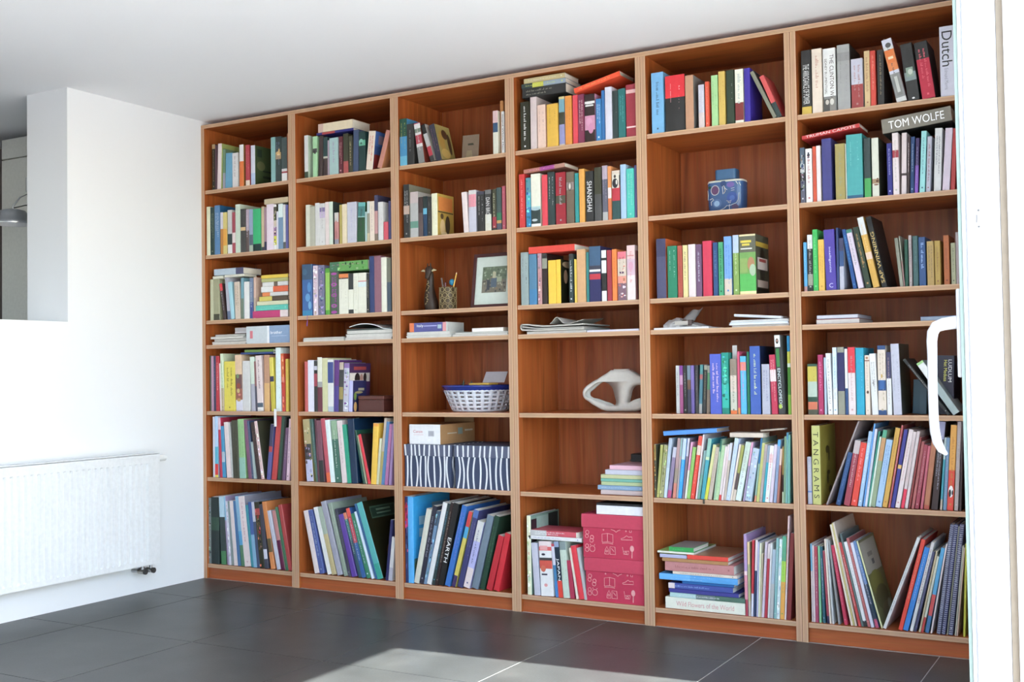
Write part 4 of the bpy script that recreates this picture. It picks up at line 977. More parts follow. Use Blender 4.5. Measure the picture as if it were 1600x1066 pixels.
SPINE_ART = {
 'black book with pink butterfly': [('e', .45, .42, .3, .09, 'e0a0c4'), ('e', .62, .28, .26, .11, 'd890b8'), ('b', .2, .8, .79, .81, 'e8e8e8'), ('b', .1, .9, .745, .775, 'e8e8e8')],
 'taupe book with oval': [('e', .5, .72, .26, .09, '4a4440'), ('e', .5, .725, .2, .075, 'a09890'), ('e', .5, .72, .1, .05, 'e4dcd0')],
 'white, red and teal': [('b', .05, .95, .64, .93, 'd8d2c4'), ('e', .42, .88, .14, .035, '3a2c26'), ('e', .45, .74, .36, .1, '2a2a30'), ('e', .62, .76, .1, .05, 'e4e0d8')],
 'black-green book with mint': [('e', .4, .74, .3, .075, '7ec4ae'), ('e', .4, .70, .18, .03, '3a6a5c')],
 'cream book with brown branch': [('e', .75, .26, .2, .02, '5a3018'), ('e', .6, .2, .35, .012, '7a4828'), ('e', .8, .3, .12, .012, '5a3018')],
 'very thick green': [('b', .1, .75, .86, .9, 'd8c43a'), ('b', .18, .65, .81, .845, 'd8c43a'), ('b', .1, .8, .75, .77, 'e4e4dc'), ('e', .72, .5, .22, .12, 'b08058'), ('e', .82, .4, .2, .1, 'a9c0a0'), ('b', .05, .5, .36, .6, '8aa858')],
 'white book with black title and photo': [('b', .04, .5, .01, .2, '55524e'), ('b', .5, .96, .01, .22, '8a8782'), ('e', .3, .15, .14, .04, 'c4bdb4'), ('e', .68, .15, .16, .05, 'd4d0c8')],
 'cookbook': [('e', .4, .62, .2, .04, '7a9a6a'), ('e', .5, .45, .3, .05, '9a4a3a'), ('e', .45, .36, .22, .04, 'd0c07a'), ('e', .5, .2, .3, .03, 'c9a060'), ('e', .6, .29, .2, .02, 'e08a80')],
 'tall black green book': [('b', .12, .88, .875, .985, 'f2f2f2'), ('e', .5, .925, .26, .035, '3a3a34'), ('e', .5, .93, .12, .015, 'c89080'), ('b', .2, .75, .6, .83, '3a8a44'), ('e', .4, .1, .3, .03, 'b0c840')],
 'black dvd': [],
 'mint green book with dark': [('e', .4, .62, .25, .03, '3a3436'), ('e', .6, .59, .22, .025, '453e40')],
 'tall charcoal book with gold': [('e', .5, .64, .35, .03, 'd8b070'), ('e', .7, .68, .15, .05, 'd8b070'), ('e', .6, .6, .3, .02, 'e8c890')],
 'white book with black club': [('e', .5, .88, .24, .022, '223'), ('e', .5, .915, .14, .018, '223'), ('e', .5, .84, .2, .012, '334')],
 'white and orange book leaning': [('e', .55, .90, .28, .04, '555'), ('b', .15, .85, .62, .82, 'e8782a'), ('b', .25, .75, .68, .72, 'f0d8b0'), ('b', .2, .8, .1, .44, '8a8a88'), ('b', .35, .65, .15, .4, 'c4c4c0')],
 'black book with small portrait': [('b', .2, .8, .42, .58, '8aa090'), ('e', .55, .5, .2, .05, 'c4ccc0'), ('e', .5, .04, .12, .015, 'e8e8e8')],
 'short book with pink': [('e', .5, .88, .3, .08, 'd8ccc8'), ('e', .5, .6, .36, .15, 'c98a88'), ('e', .5, .3, .4, .12, 'b87878')],
 'thick blue book with ribbon': [('e', .75, .55, .2, .1, '4a8ac8'), ('e', .6, .35, .25, .08, '5a9ad0'), ('e', .8, .2, .16, .08, '6aaad8'), ('e', .3, .85, .25, .06, '3a6080')],
 'green book with purple': [('e', .5, .2+.0, .36, .045, 'b045a8'), ('e', .5, .45, .36, .045, 'a04098'), ('e', .5, .7, .36, .045, 'b045a8'), ('e', .5, .95, .36, .03, 'b045a8'), ('e', .5, .05, .36, .035, 'b045a8'), ('e', .5, .2, .16, .02, '5f7f5a'), ('e', .5, .45, .16, .02, '5f7f5a'), ('e', .5, .7, .16, .02, '5f7f5a')],
 'cream white book with small round': [('e', .5, .955, .26, .02, 'b07a5a'), ('e', .55, .38, .25, .025, '5a4030')],
 'white book with slanted pen': [('e', .5, .52, .06, .06, '55504a')],
 'tall cream and blue': [('b', .2, .8, .37, .5, '3a68a8'), ('e', .5, .56, .1, .03, 'c8a048')],
 'orange over red': [('e', .5, .22, .38, .07, 'f2f2f2'), ('e', .35, .2, .2, .045, '222'), ('e', .75, .21, .12, .03, '222')],
 'tall pale pink book': [('e', .5, .62, .3, .08, 'd8a0b8'), ('b', .1, .9, .8, .82, 'd88a8a')],
 'white book with dark hill': [('e', .5, .33, .48, .03, 'a8c4cc'), ('e', .4, .12, .3, .025, 'c0ccd0')],
 'thick white book with red and black': [('b', .1, .7, .84, .92, 'e8a0a0'), ('e', .35, .76, .16, .02, '334'), ('e', .3, .5, .2, .06, 'd86a50'), ('b', .15, .6, .38, .41, '445'), ('e', .45, .2, .14, .03, 'eaa0a0')],
}
def art(mb, items, fn):
    for k, (kd, a, b, c_, d, col) in enumerate(items):
        mt = mat(col, .4)
        if kd == 'b': P = [(a, c_), (b, c_), (b, d), (a, d)]
        else: P = [(a+c_*math.cos(2*PI*i/14), b+d*math.sin(2*PI*i/14)) for i in range(14)]
        mb.face([fn(min(max(u, .01), .99), min(max(v, .005), .995), .0004+.00006*k) for u, v in P], mt)
KINDS = {}
def make_book(code, w, h, dep, spec, text, opt, name):
    """a book at its own origin: spine towards -Y, foot at z=0; returns the root with its parts"""
    rd = random.Random(hash_(code)); bs = bands(spec, h)
    main = max(bs, key=lambda b: b[0]-b[1])[2]
    cov = opt.get('c', main); gloss = .34 if rd.random() < .5 else .5
    if 't' in opt: cov = opt['t']
    root = bpy.data.objects.new(name, None); root.empty_display_size = .02; C.objects.link(root)
    ct = min(.0022, w*.16); r = min(.002, w*.25)
    hard = w > .024 and rd.random() < .6
    out = [(0, dep), (0, r), (r*.7, 0)] + ([(w*.5, -.0006)] if hard else []) + [(w-r*.7, 0), (w, r), (w, dep)]
    inn = [(w-ct, dep), (w-ct, ct), (ct, ct), (ct, dep)]
    mb = MB(); zs = [h]+[b[1] for b in bs]
    mcov = mat(cov, gloss, KB); n = len(out)
    for k, b in enumerate(bs):
        mt = mat(b[2], gloss, KB)
        for i in range(n-1):
            p, q = out[i], out[i+1]
            m_ = mt if (0 < i < n-2) else mcov
            if i in (0, n-2) and k: continue
            zt, zb_ = (h, 0) if i in (0, n-2) else (b[0], b[1])
            mb.face([(p[0], p[1], zb_), (q[0], q[1], zb_), (q[0], q[1], zt), (p[0], p[1], zt)], m_)
    prof = out+inn
    for i in range(n-1, len(prof)):
        p, q = prof[i], prof[(i+1) % len(prof)]
        mb.face([(p[0], p[1], 0), (q[0], q[1], 0), (q[0], q[1], h), (p[0], p[1], h)], mat('ddd', .6))
    # caps: three strips so that the section stays convex
    for z in (0, h):
        f = [[(0, dep), (0, r), (ct, ct), (ct, dep)], [(w-ct, dep), (w-ct, ct), (w, r), (w, dep)], [(0, r)]+out[2:n-2]+[(w, r), (w-ct, ct), (ct, ct)]]
        mtz = mat(bs[0][2] if z else bs[-1][2], gloss, KB)
        for P in f: mb.face([(x, y, z) for x, y in (P if z == 0 else P)], mtz)
    c = mb.build('cover', root)
    ins = .0025 if w > .012 else .0006
    pg = MB(); pm = mat(opt.get('e', 'ece6d8'), .85, .9, 0, .1)
    if w-2*ct > .0008:
        pg.box((ct+.0001, ct+.0002, ins), (w-ct-.0001, dep-ins, h-ins), pm); pg.build('pages', root)
    lab_ = opt.get('_lab', ''); 
    ca = next((v for k, v in COVER_ART.items() if lab_.startswith(k)), None)
    if ca: am = MB(); art(am, ca, lambda u, v, e: (w+e, .003+u*(dep-.006), v*h)); q = am.build('cover_picture', root); q['kind'] = 'stuff'
    sa = next((v for k, v in SPINE_ART.items() if lab_.startswith(k)), None)
    if not sa and 'black title and photo' not in lab_ and any(k in lab_ for k in ('pattern', 'marbl', 'photo', 'picture', 'illustr', 'floral', 'speckl', 'spotted', 'mottled', 'blotch', 'specks')): am = MB(); blotches(am, w, h, bs, hash_(code)); sa = None
    else: am = MB()
    if sa: art(am, sa, lambda u, v, e: (u*w, -.0003-e-(.0005 if hard else 0), v*h))
    if am.f: q = am.build('spine_picture', root); q['kind'] = 'stuff'
    tb = MB()
    if text.startswith('~'): lettering(tb, w, h, text[1:], hash_(code)+1)
    elif text.startswith('"'):
        s, _, col = text[1:].rpartition('"/'); mt = mat(col, .5)
        L = h*(.86 if len(s) > 9 else .62); 
        if s == 'Dutch': L = h*.5
        if s.startswith('THE ARR'): L = h*.62
        if s == 'THE CLINTON WARS': L = h*.64
        if s == 'EARTH': L = h*.3
        if s == 'JAPAN': L = h*.4
        if s == 'SHANGHAI': L = h*.6
        if s == 'TANGRAM S': s = ' '.join('TANGRAMS'); L = h*.84
        ht = w*.62
        if s == 'Dutch': ht = w*.7
        if s[0] == 'T' and ' W' in s: ht = w*.55; L = h*.8
        if s.startswith('Wild'): ht = w*.42; L = h*.72
        if s == 'ENCYCLOPEDIE': L = h*.5; ht = w*.5
        if s == 'intelligentie C': s = 'intelligentie'; L = h*.42; ht = w*.24; put_text(tb, 'C', lambda u, v: (w*.32+u, -.0009, h*.04+v), w*.36, w*.42, mt)
        if s.startswith('Het Med'): s = 'Het Medusa'; L = h*.36; ht = w*.2; put_text(tb, 'LUDLUM', lambda u, v: (w*.66+v, -.0009, h*.93-u), h*.38, w*.2, mat('ddd'))
        o = h*.07 if s in ('Dutch',) else (h-L)*.5
        if s == 'EARTH': o = h*.42
        if s == 'ENCYCLOPEDIE': o = h*.42
        if s == 'Het Medusa': o = h*.08
        if s.startswith('THE ARR'): o = h*.22
        if s == 'THE CLINTON WARS': o = h*.1; ht = w*.32
        if s == 'SAP WINNING': put_text(tb, s, lambda u, v: ((w+ht)/2-v, -.0009, h*.06+u), h*.72, ht, mt)
        else: put_text(tb, s, lambda u, v: ((w-ht)/2+v+(w*.2 if s == 'THE CLINTON WARS' else 0), -.0009 if hard else -.0004, h-o-u), L, ht, mt)
        if s == 'Dutch':
            put_text(tb, 'Edmund Morris', lambda u, v: (w*.3+v, -.0009, h*.4-u), h*.3, w*.25, mat('99a'))
        if s == 'THE CLINTON WARS':
            put_text(tb, 'SIDNEY BLUMENTHAL', lambda u, v: (w*.14+v, -.0009, h*.84-u), h*.56, w*.18, mat('433'))
    if 'q' in opt:
        for k2 in range(7):
            a = h*(.05+.13*k2); tb.face([(w*.35, -.0004, a), (w*.65, -.0004, a), (w*.7, -.0004, a+h*.1), (w*.4, -.0004, a+h*.11)], mat(opt['q'], .5))
    if tb.f: q = tb.build('title_lettering', root); q['kind'] = 'stuff'
    return root
def hash_(s):
    v = 7
    for ch in s: v = (v*131+ord(ch)) % 1000003
    return v
nb = 0
for ln in BOOKS.strip().split('\n'):
    co, spec, text, lab, op = ln.split('|'); kk, *nums = co.split(); x, z, a, b, lean, rec, dep = [int(v)/1e4 for v in nums]
    c, r = int(kk[0]), int(kk[1]); opt = dict(p.split('=') for p in op.split(';') if p); opt['_lab'] = lab
    cat = 'book'; name = 'book'; grp = f"books on the {SHELF[r]} shelf of the {BAY[c]}"
    if r >= 6: cat = 'picture book'; name = 'picture_book'; grp = f"picture books on the {SHELF[r]} shelf of the {BAY[c]}"
    if 'DVD' in lab: cat = 'DVD case'; name = 'dvd_case'; grp = 'DVD cases on the fifth shelf'
    if 'binder' in lab: cat = 'binder'; name = 'ring_binder' if 's' in opt else 'binder'; grp = 'binders'
    if 'booklet' in lab: cat = 'booklet'; name = 'booklet'
    full = f"{lab}, {SHELF[r]} shelf, {BAY[c]}"
    if kk[2] == 'B':
        o = make_book(ln[:30], a, b, dep, spec, text, opt, name)
        o.rotation_euler = (0, -lean, 0); o.location = (x, rec, z+(a*math.sin(-lean) if lean < 0 else 0))
        if 's' in opt:
            sp = MB(); n = int(b/.0075)
            for k in range(n):
                zc = .006+k*.0075; sp.tube([(a*.1, .001, zc), (a*.22, -.0045, zc), (a*.78, -.0045, zc), (a*.9, .001, zc)], .0011, mat('b9bfd0', .4), 5)
            q = sp.build('spiral_binding', o); q['kind'] = 'stuff'
    else:
        o = make_book(ln[:30], b, a, dep, spec, text, opt, name)
        o.rotation_euler = (0, -(PI/2+lean), 0); o.location = (x+a*math.cos(lean), rec, z+a*math.sin(lean))
    tag(o, full, cat, grp); nb += 1

# ---------------------------------------------------------------- other things on the shelves
def zt(r): return ZS[r-1]+BT
def mag(x0, x1, z, th, y0, y1, col, name, label, cat, grp=None, curl=0.0, sag=0.0, pages='d8d6d0', lay=1):
    """a magazine or newspaper lying flat: a thin sheaf, its edges uneven; curl lifts one end"""
    t = thing(name, label, cat, (x0, y0, z), group=grp); w_ = x1-x0; d = y1-y0; N = 14
    def zf(u): return curl*max(0, (u-.45)/.55)**2*.5 + sag*math.sin(PI*u)
    top = MB(); ct = min(.0008, th*.15)
    P = [[(w_*i/N, d*j/3, th-ct+zf(i/N)) for i in range(N+1)] for j in range(4)]
    P2 = [[(w_*i/N, d*j/3, th+zf(i/N)) for i in range(N+1)] for j in range(4)]
    mt = mat(col, .35)
    top.grid(P2, mt); top.grid(P[::-1], mt); top.grid([P[0], P2[0]], mt, smooth=False)
    top.grid([[P[j][-1] for j in range(4)], [P2[j][-1] for j in range(4)]], mt, smooth=False)
    top.build('cover', t)
    pg = MB(); pm = mat(pages, .8); rd = random.Random(hash_(label))
    L = max(1, lay)
    for k in range(L):
        dx = rd.uniform(0, .004)*(L > 1); dy = rd.uniform(.0, .003)
        za, zb = (th-ct)*k/L, (th-ct)*(k+1)/L-.0002
        A = [(dx+(w_-2*dx)*i/N, dy, za+zf(i/N)*(k+.6)/L) for i in range(N+1)]; B = [(dx+(w_-2*dx)*i/N, dy, zb+zf(i/N)*(k+1)/L) for i in range(N+1)]
        A2 = [(p[0], d-.002, p[2]) for p in A]; B2 = [(p[0], d-.002, p[2]) for p in B]
        pg.grid([A, B, B2, A2, A], pm, smooth=False); pg.face([A[0], A2[0], B2[0], B[0]], pm); pg.face([A[-1], B[-1], B2[-1], A2[-1]], pm)
    pg.build('pages', t); return t
Z4 = zt(4)
def X(c, f): return bx(c-1)+PT + (UW-2*PT)*f
# leftmost bay: magazines and a printed carton
mag(X(1,.06), X(1,.47), Z4, .0165, .02, .24, '8d7d86', 'magazine', 'grey magazine lowest of the pile beside the printed carton', 'magazine', 'magazines by the carton', lay=2)
mag(X(1,.07), X(1,.46), Z4+.0175, .013, .03, .25, 'e4e4e8', 'magazine', 'white magazine second in the pile beside the printed carton', 'magazine', 'magazines by the carton')
mag(X(1,.04), X(1,.44), Z4+.031, .012, .018, .24, 'a5a5a8', 'magazine', 'light grey magazine third in the pile beside the printed carton', 'magazine', 'magazines by the carton', lay=2)
mag(X(1,.06), X(1,.43), Z4+.0435, .011, .04, .24, '8f938c', 'magazine', 'greenish grey magazine topping the pile beside the printed carton', 'magazine', 'magazines by the carton', lay=2)
_t = thing('card', 'pale folded card standing tilted on the magazine pile', 'card', (X(1,.32), .03, Z4+.0565))
_m = MB(); _m.box((0, 0, 0), (.085, .0012, .03), mat('c9c4c8', .6)); _m.build('leaf', _t, rot=(-.25, 0, 0)); _m = MB(); _m.box((0, .003, 0), (.085, .0042, .028), mat('b5b0b4', .6)); _m.build('back_leaf', _t, rot=(.1, 0, 0))
t = thing('carton', 'pale blue and white printed carton with a red stamp and white word', 'box', (X(1,.485), .012, Z4))
cw = X(1,.985)-X(1,.485); ch = .088
m = MB(); m.box((0, 0, 0), (cw*.48, .2, ch), mat('c9d3da', .4)); m.box((cw*.48, 0, 0), (cw*.53, .2, ch), mat('eef1f6', .4)); m.box((cw*.53, 0, 0), (cw, .2, ch), mat('88a3c8', .4)); m.build('box_body', t)
m = MB(); put_text(m, 'brother', lambda u, v: (cw*.56+u, -.0004, ch*.52+v), cw*.26, ch*.17, mat('fff')); m.face([(cw*.58, -.0004, ch*.38), (cw*.92, -.0004, ch*.38), (cw*.92, -.0004, ch*.42), (cw*.58, -.0004, ch*.42)], mat('a9bcdc'))
m.lathe([(0.0001, 0), (.0001, .0001)], mat('d55'), (0, 0, 0), 6); m.face([(cw*.085, -.0004, ch*.3), (cw*.15, -.0004, ch*.3), (cw*.15, -.0004, ch*.74), (cw*.085, -.0004, ch*.74)], mat('e07a86')); m.build('print', t)
t = thing('bookmark', 'white paper bookmark hanging over the sixth shelf edge, leftmost bay', 'bookmark', (X(1,.815), -.001, ZS[4]-.055))
m = MB(); m.box((0, 0, 0), (.016, .0009, .088), mat('eee')); m.build('strip', t); box('fold', (0.0, .0, .0872), (.016, .02, .088), mat('e5e5e5'), t)
# second bay
mag(X(2,.05), X(2,.49), Z4, .011, .01, .23, 'a7a9a3', 'magazine', 'thin grey magazine lying alone in the second bay from left', 'magazine', lay=2)
mag(X(2,.04), X(2,.47), Z4+.0118, .0085, .02, .24, '9da39c', 'magazine', 'thin grey green magazine on the one lying alone', 'magazine', lay=2)
mag(X(2,.5), X(2,.97), Z4, .011, .012, .25, 'e9dfe0', 'magazine', 'white edged magazine lowest of the curled grey pile', 'magazine', 'magazines in the second bay')
mag(X(2,.495), X(2,.985), Z4+.012, .018, .02, .26, '6d736f', 'magazine', 'thick dark grey magazine above the white edged one', 'magazine', 'magazines in the second bay', lay=4)
mag(X(2,.505), X(2,.975), Z4+.031, .016, .02, .26, '8a8f8a', 'magazine', 'grey magazine under the curled one', 'magazine', 'magazines in the second bay', lay=3)
t = thing('magazine', 'magazine with white curled cover arching over the grey pile', 'magazine', (X(2,.5), .02, Z4+.048), group='magazines in the second bay')
m = MB(); N = 18; L = X(2,.985)-X(2,.5)
def arc(u): return .006+.022*math.sin(PI*min(1, u*1.15+.12))-.026*max(0, u-.6)
A = [[(.02+(L-.02)*i/N, d, arc(i/N)) for i in range(N+1)] for d in (0, .08, .16, .23)]; B = [[(p[0], p[1], p[2]+.0035) for p in r_] for r_ in A]
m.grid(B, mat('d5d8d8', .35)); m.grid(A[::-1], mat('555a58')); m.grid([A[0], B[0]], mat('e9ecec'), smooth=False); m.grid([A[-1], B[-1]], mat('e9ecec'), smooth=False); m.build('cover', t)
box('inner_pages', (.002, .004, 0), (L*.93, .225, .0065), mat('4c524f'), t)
t = thing('ribbon', 'purple ribbon marker hanging from the thick blue book', 'ribbon', (X(2,.115), -.0015, zt(3)-.052))
m = MB(); m.tube([(.004, .0, .056), (.001, -.0005, .04), (.003, -.0005, .022), (0, -.0005, .012), (.001, -.0005, 0)], [.0016, .0016, .0017, .003, .002], mat('74a', .5), 6, .4); m.build('strand', t)
t = thing('wooden_box', 'small dark red-brown leather box in front of the purple books', 'box', (X(2,.605), .03, zt(5)))
m = MB(); m.box((0, 0, 0), (.152, .11, .058), mat('5b2f28', .4)); m.build('box_body', t, bevel=.003); m = MB(); m.box((-.001, -.001, .0585), (.153, .111, .077), mat('66372e', .4)); m.build('lid', t, bevel=.004)
# third bay: carved pot, figure, framed photo
t = thing('figurine', 'dark carved giraffe figurine with pale ears standing behind the pen pot', 'figurine', (X(3,.178), .1, zt(3)))
MD = mat('3b2c22', .45); ML = mat('9c8a5e', .5)
m = MB(); R_ = []
for r, dx, z in [(.030, .008, 0), (.036, .006, .02), (.034, .002, .05), (.028, -.002, .08), (.022, -.002, .105), (.0185, 0, .13), (.0175, .001, .15), (.017, .001, .17), (.012, .001, .185)]: R_.append([(dx+r*math.cos(2*PI*q_/18), .9*r*math.sin(2*PI*q_/18), z) for q_ in range(18)])
m.grid(R_, MD, True); m.face(R_[0][::-1], MD); m.face(R_[-1], MD); m.build('body', t)
m = MB(); R_ = []
for rx, ry, dy, z in [(.006, .004, -.028, .150), (.0115, .009, -.026, .154), (.0125, .011, -.023, .163), (.0145, .014, -.016, .174), (.0195, .018, -.010, .187), (.0195, .018, -.008, .197), (.015, .014, -.007, .206), (.006, .006, -.006, .211)]: R_.append([(rx*math.cos(2*PI*q_/16), dy+ry*math.sin(2*PI*q_/16), z) for q_ in range(16)])
m.grid(R_, MD, True); m.face(R_[0][::-1], MD); m.face(R_[-1], MD); m.build('head', t)
for s in (-1, 1):
    m = MB(); m.tube([(s*.016, -.012, .187), (s*.029, -.014, .191), (s*.044, -.012, .189)], [.0035, .0062, .001], mat('c4b78c', .5), 8, .5); m.build('ear', t)
    m = MB(); m.tube([(s*.007, -.008, .205), (s*.008, -.008, .224)], [.0036, .003], MD, 8); m.build('horn', t)
m = MB()
for k in range(11): m.tube([(-.008+.008*(k % 3), -.0325+.0015*k, .03+.0105*k), (-.002+.006*(k % 2), -.032+.0015*k, .037+.0105*k)], .0024, ML, 5)
q = m.build('carved_spots', t); q['kind'] = 'stuff'
t = thing('pen_pot', 'cylindrical pen pot carved with yellowish ring pattern beside the figurine', 'pot', (X(3,.375), .075, zt(3)))
m = MB(); m.lathe([(.038, 0), (.0385, .03), (.038, .104)], mat('4a3a22', .5), n=28, cap=False); m.lathe([(.0335, .104), (.0335, .006), (.0, .006)], mat('2c2016'), n=28, cap=False)
m.grid([[(r*math.cos(2*PI*j/28), r*math.sin(2*PI*j/28), .104) for j in range(28)] for r in (.038, .0335)], ML, True); m.face([(.038*math.cos(2*PI*j/28), .038*math.sin(2*PI*j/28), 0) for j in range(27, -1, -1)], MD); m.build('pot_wall', t)
m = MB()
for row in range(4):
    for k in range(9):
        a = 2*PI*(k+.5*(row % 2))/9; zc = .015+.0255*row; cx, cy = .0385*math.cos(a), .0385*math.sin(a); tx = Vector((-math.sin(a), math.cos(a), 0)); nn = Vector((math.cos(a), math.sin(a), 0))
        ring = []
        for i in range(13):
            b_ = 2*PI*i/12; ring.append(Vector((cx, cy, zc))+tx*.0115*math.cos(b_)+Vector((0, 0, .0115*math.sin(b_)))+nn*(.0008-.0018*math.cos(b_)**2))
        m.tube(ring, .0019, ML, 5)
q = m.build('carved_rings', t); q['kind'] = 'stuff'
px_, pz_ = X(3,.375), zt(3)
t = thing('pencil', 'yellow pencil leaning out of the carved pot', 'pencil', (px_+.008, .07, pz_+.008)); m = MB(); m.tube([(0, 0, 0), (.043, -.001, .155)], .0034, mat('d8a83a'), 6); m.build('shaft', t); m = MB(); m.tube([(.043, -.001, .155), (.0455, -.001, .164)], [.0034, .0004], mat('dcc39a'), 6); m.build('tip', t)
t = thing('pen', 'dark pen with round blue top in the carved pot', 'pen', (px_+.004, .083, pz_+.008)); m = MB(); m.tube([(0, 0, 0), (.012, 0, .1)], .004, mat('333')); m.build('barrel', t); m = MB(); m.lathe([(.001, -.014), (.010, -.010), (.0145, 0), (.012, .01), (.005, .016), (.001, .017)], mat('2288b0', .35), (.014, 0, .118), 14); m.build('cap', t)
t = thing('pen', 'grey pen leaning out behind the figurine', 'pen', (px_-.012, .08, pz_+.008)); m = MB(); m.tube([(0, 0, 0), (-.026, 0, .142)], .0042, mat('6a5d58')); m.build('barrel', t)
t = thing('pen', 'short mauve pen standing in the carved pot', 'pen', (px_-.004, .06, pz_+.008)); m = MB(); m.tube([(0, 0, 0), (0, 0, .118)], .0038, mat('6d4a55')); m.build('barrel', t)
t = thing('framed_photo', 'dark red framed photograph with wide white mount leaning against the divider', 'framed photo', (X(3,.655)-.026, .05, zt(3)), (math.radians(-9), 0, 0))
fw, fh, fb = .228, .252, .0155
m = MB(); MR = mat('4a1f20', .35)
m.box((0, 0, 0), (fw, .016, fb), MR); m.box((0, 0, fh-fb), (fw, .016, fh), MR); m.box((0, 0, fb), (fb, .016, fh-fb), MR); m.box((fw-fb, 0, fb), (fw, .016, fh-fb), MR); m.build('frame', t)
box('mount', (fb, .005, fb), (fw-fb, .009, fh-fb), mat('eceae4', .6), t)
m = MB(); a0, a1, b0, b1 = .05, fw-.05, .07, fh-.062; y_ = .0046
def pr(u0, u1, v0, v1, c_, dy=0): m.face([(a0+(a1-a0)*u0, y_-dy, b0+(b1-b0)*v0), (a0+(a1-a0)*u1, y_-dy, b0+(b1-b0)*v0), (a0+(a1-a0)*u1, y_-dy, b0+(b1-b0)*v1), (a0+(a1-a0)*u0, y_-dy, b0+(b1-b0)*v1)], mat(c_, .3))
pr(0, 1, 0, .5, '8b7a68'); pr(0, 1, .5, 1, '6f7a5e')
rd = random.Random(5)
for k in range(60):
    u, v = rd.random()*.94, rd.random()*.93; c_ = rd.choice(['4c5540', '8f9a7a', 'b9bfa5', '5d6650']) if v > .55 else rd.choice(['a5785a', '5a4a44', 'c9b8a0', '77706a', '3d3a40'])
    pr(u, u+.06, v, v+.07, c_, .0001)
pr(.42, .55, .55, .8, 'd9c9a8', .0002); pr(.36, .6, .2, .56, '5c6880', .0002); pr(.2, .32, .1, .5, '3a3a48', .0002); pr(.6, .8, .4, .6, 'b9b89a', .0002); m.build('photograph', t)
box('glazing', (fb, .0035, fb), (fw-fb, .0042, fh-fb), M_GLASS, t)
t = thing('photo_print', 'small pale photo print standing behind the leaning books, third bay from left', 'photo', (X(3,.47), .12, zt(1)), (math.radians(-8), 0, math.radians(6)))
box('paper', (0, 0, 0), (.085, .0008, .135), mat('8d7a66', .5), t); m = MB(); m.face([(.03, -.0003, .085), (.06, -.0003, .085), (.055, -.0003, .095), (.028, -.0003, .094)], mat('443')); m.face([(.02, -.0003, .02), (.055, -.0003, .03), (.05, -.0003, .06), (.025, -.0003, .06)], mat('a0906f')); m.build('print', t)
# third bay magazine shelf
mag(X(3,.045), X(3,.475), Z4, .0115, .008, .25, 'b7bcbd', 'magazine', 'light grey magazine lying lowest under the thick travel guide', 'magazine', lay=2)
mag(X(3,.045), X(3,.46), Z4+.0123, .0155, .012, .25, 'cdd3cf', 'magazine', 'whitish magazine lying right under the thick travel guide', 'magazine', lay=3)
t = thing('travel_guide', 'thick violet blue paperback guide lying on grey magazines, with orange end', 'book', (X(3,.065), .02, Z4+.0285))
L = X(3,.43)-X(3,.065); m = MB(); m.box((.0, 0, 0), (L*.12, .001, .042), mat('e87a45')); m.box((L*.12, 0, 0), (L*.87, .001, .042), mat('5a5a9c')); m.box((L*.87, 0, 0), (L*.96, .001, .042), mat('e29a9c')); m.box((L*.96, 0, 0), (L, .001, .042), mat('c5cfcc')); m.box((0, .001, .0412), (L, .14, .042), mat('cdd4d4')); m.box((0, .001, 0), (L, .14, .0008), mat('cdd4d4')); m.build('cover', t)
box('pages', (.001, .0011, .0009), (L-.001, .139, .041), mat('c9c9c6', .8), t)
m = MB(); put_text(m, 'Italy', lambda u, v: (L*.2+u, -.0006, .019+v), L*.17, .015, mat('f4f6fa')); m.box((L*.38, -.0005, .024), (L*.72, -.0002, .029), mat('a9a9e0')); m.box((L*.74, -.0005, .013), (L*.84, -.0002, .031), mat('a8c4d4')); m.build('print', t)
mag(X(3,.48), X(3,.985), Z4, .011, .012, .25, '9a9a96', 'magazine', 'thin grey magazine lying beneath the slim white book', 'magazine', lay=2)
mag(X(3,.5), X(3,.99), Z4+.0118, .007, .018, .24, 'a9b3b0', 'magazine', 'thin pale teal magazine directly beneath the slim white book', 'magazine')
t = thing('paperback', 'slim white book lying on thin magazines, third bay from left', 'book', (X(3,.655), .02, Z4+.0193)); L = X(3,.935)-X(3,.655)
m = MB(); m.box((0, 0, 0), (L, .0012, .0165), mat('efe9e2')); m.box((0, .0012, .0157), (L, .12, .0165), mat('efe9e2')); m.box((0, .0012, 0), (L, .12, .0008), mat('efe9e2')); m.build('cover', t); box('pages', (.001, .0013, .0009), (L-.001, .119, .0156), M_PAGE, t)
# pierced blue and white ceramic bowl
bxc, byc, zb_ = (1.3919+1.7513)/2+.004, .2, zt(5)
t = thing('bowl', 'pierced white ceramic bowl with cobalt blue rim', 'bowl', (bxc, byc, zb_))
MBW = mat('d5dae6', .25, 1, 0, .6); MCO = mat('22348c', .22, 1, 0, .7)
r0, r1, h0 = .132, .172, .118
def brad(z): return .128+(.178-.128)*(z/h0)**.85
m = MB(); m.lathe([(.0001, 0), (.118, 0), (.126, .006)], MCO, n=48, cap=False); m.build('foot', t)
m = MB(); nH = 26; rows = 5
zr = [.006+(.096-.006)*k/(rows*2) for k in range(rows*2+1)]
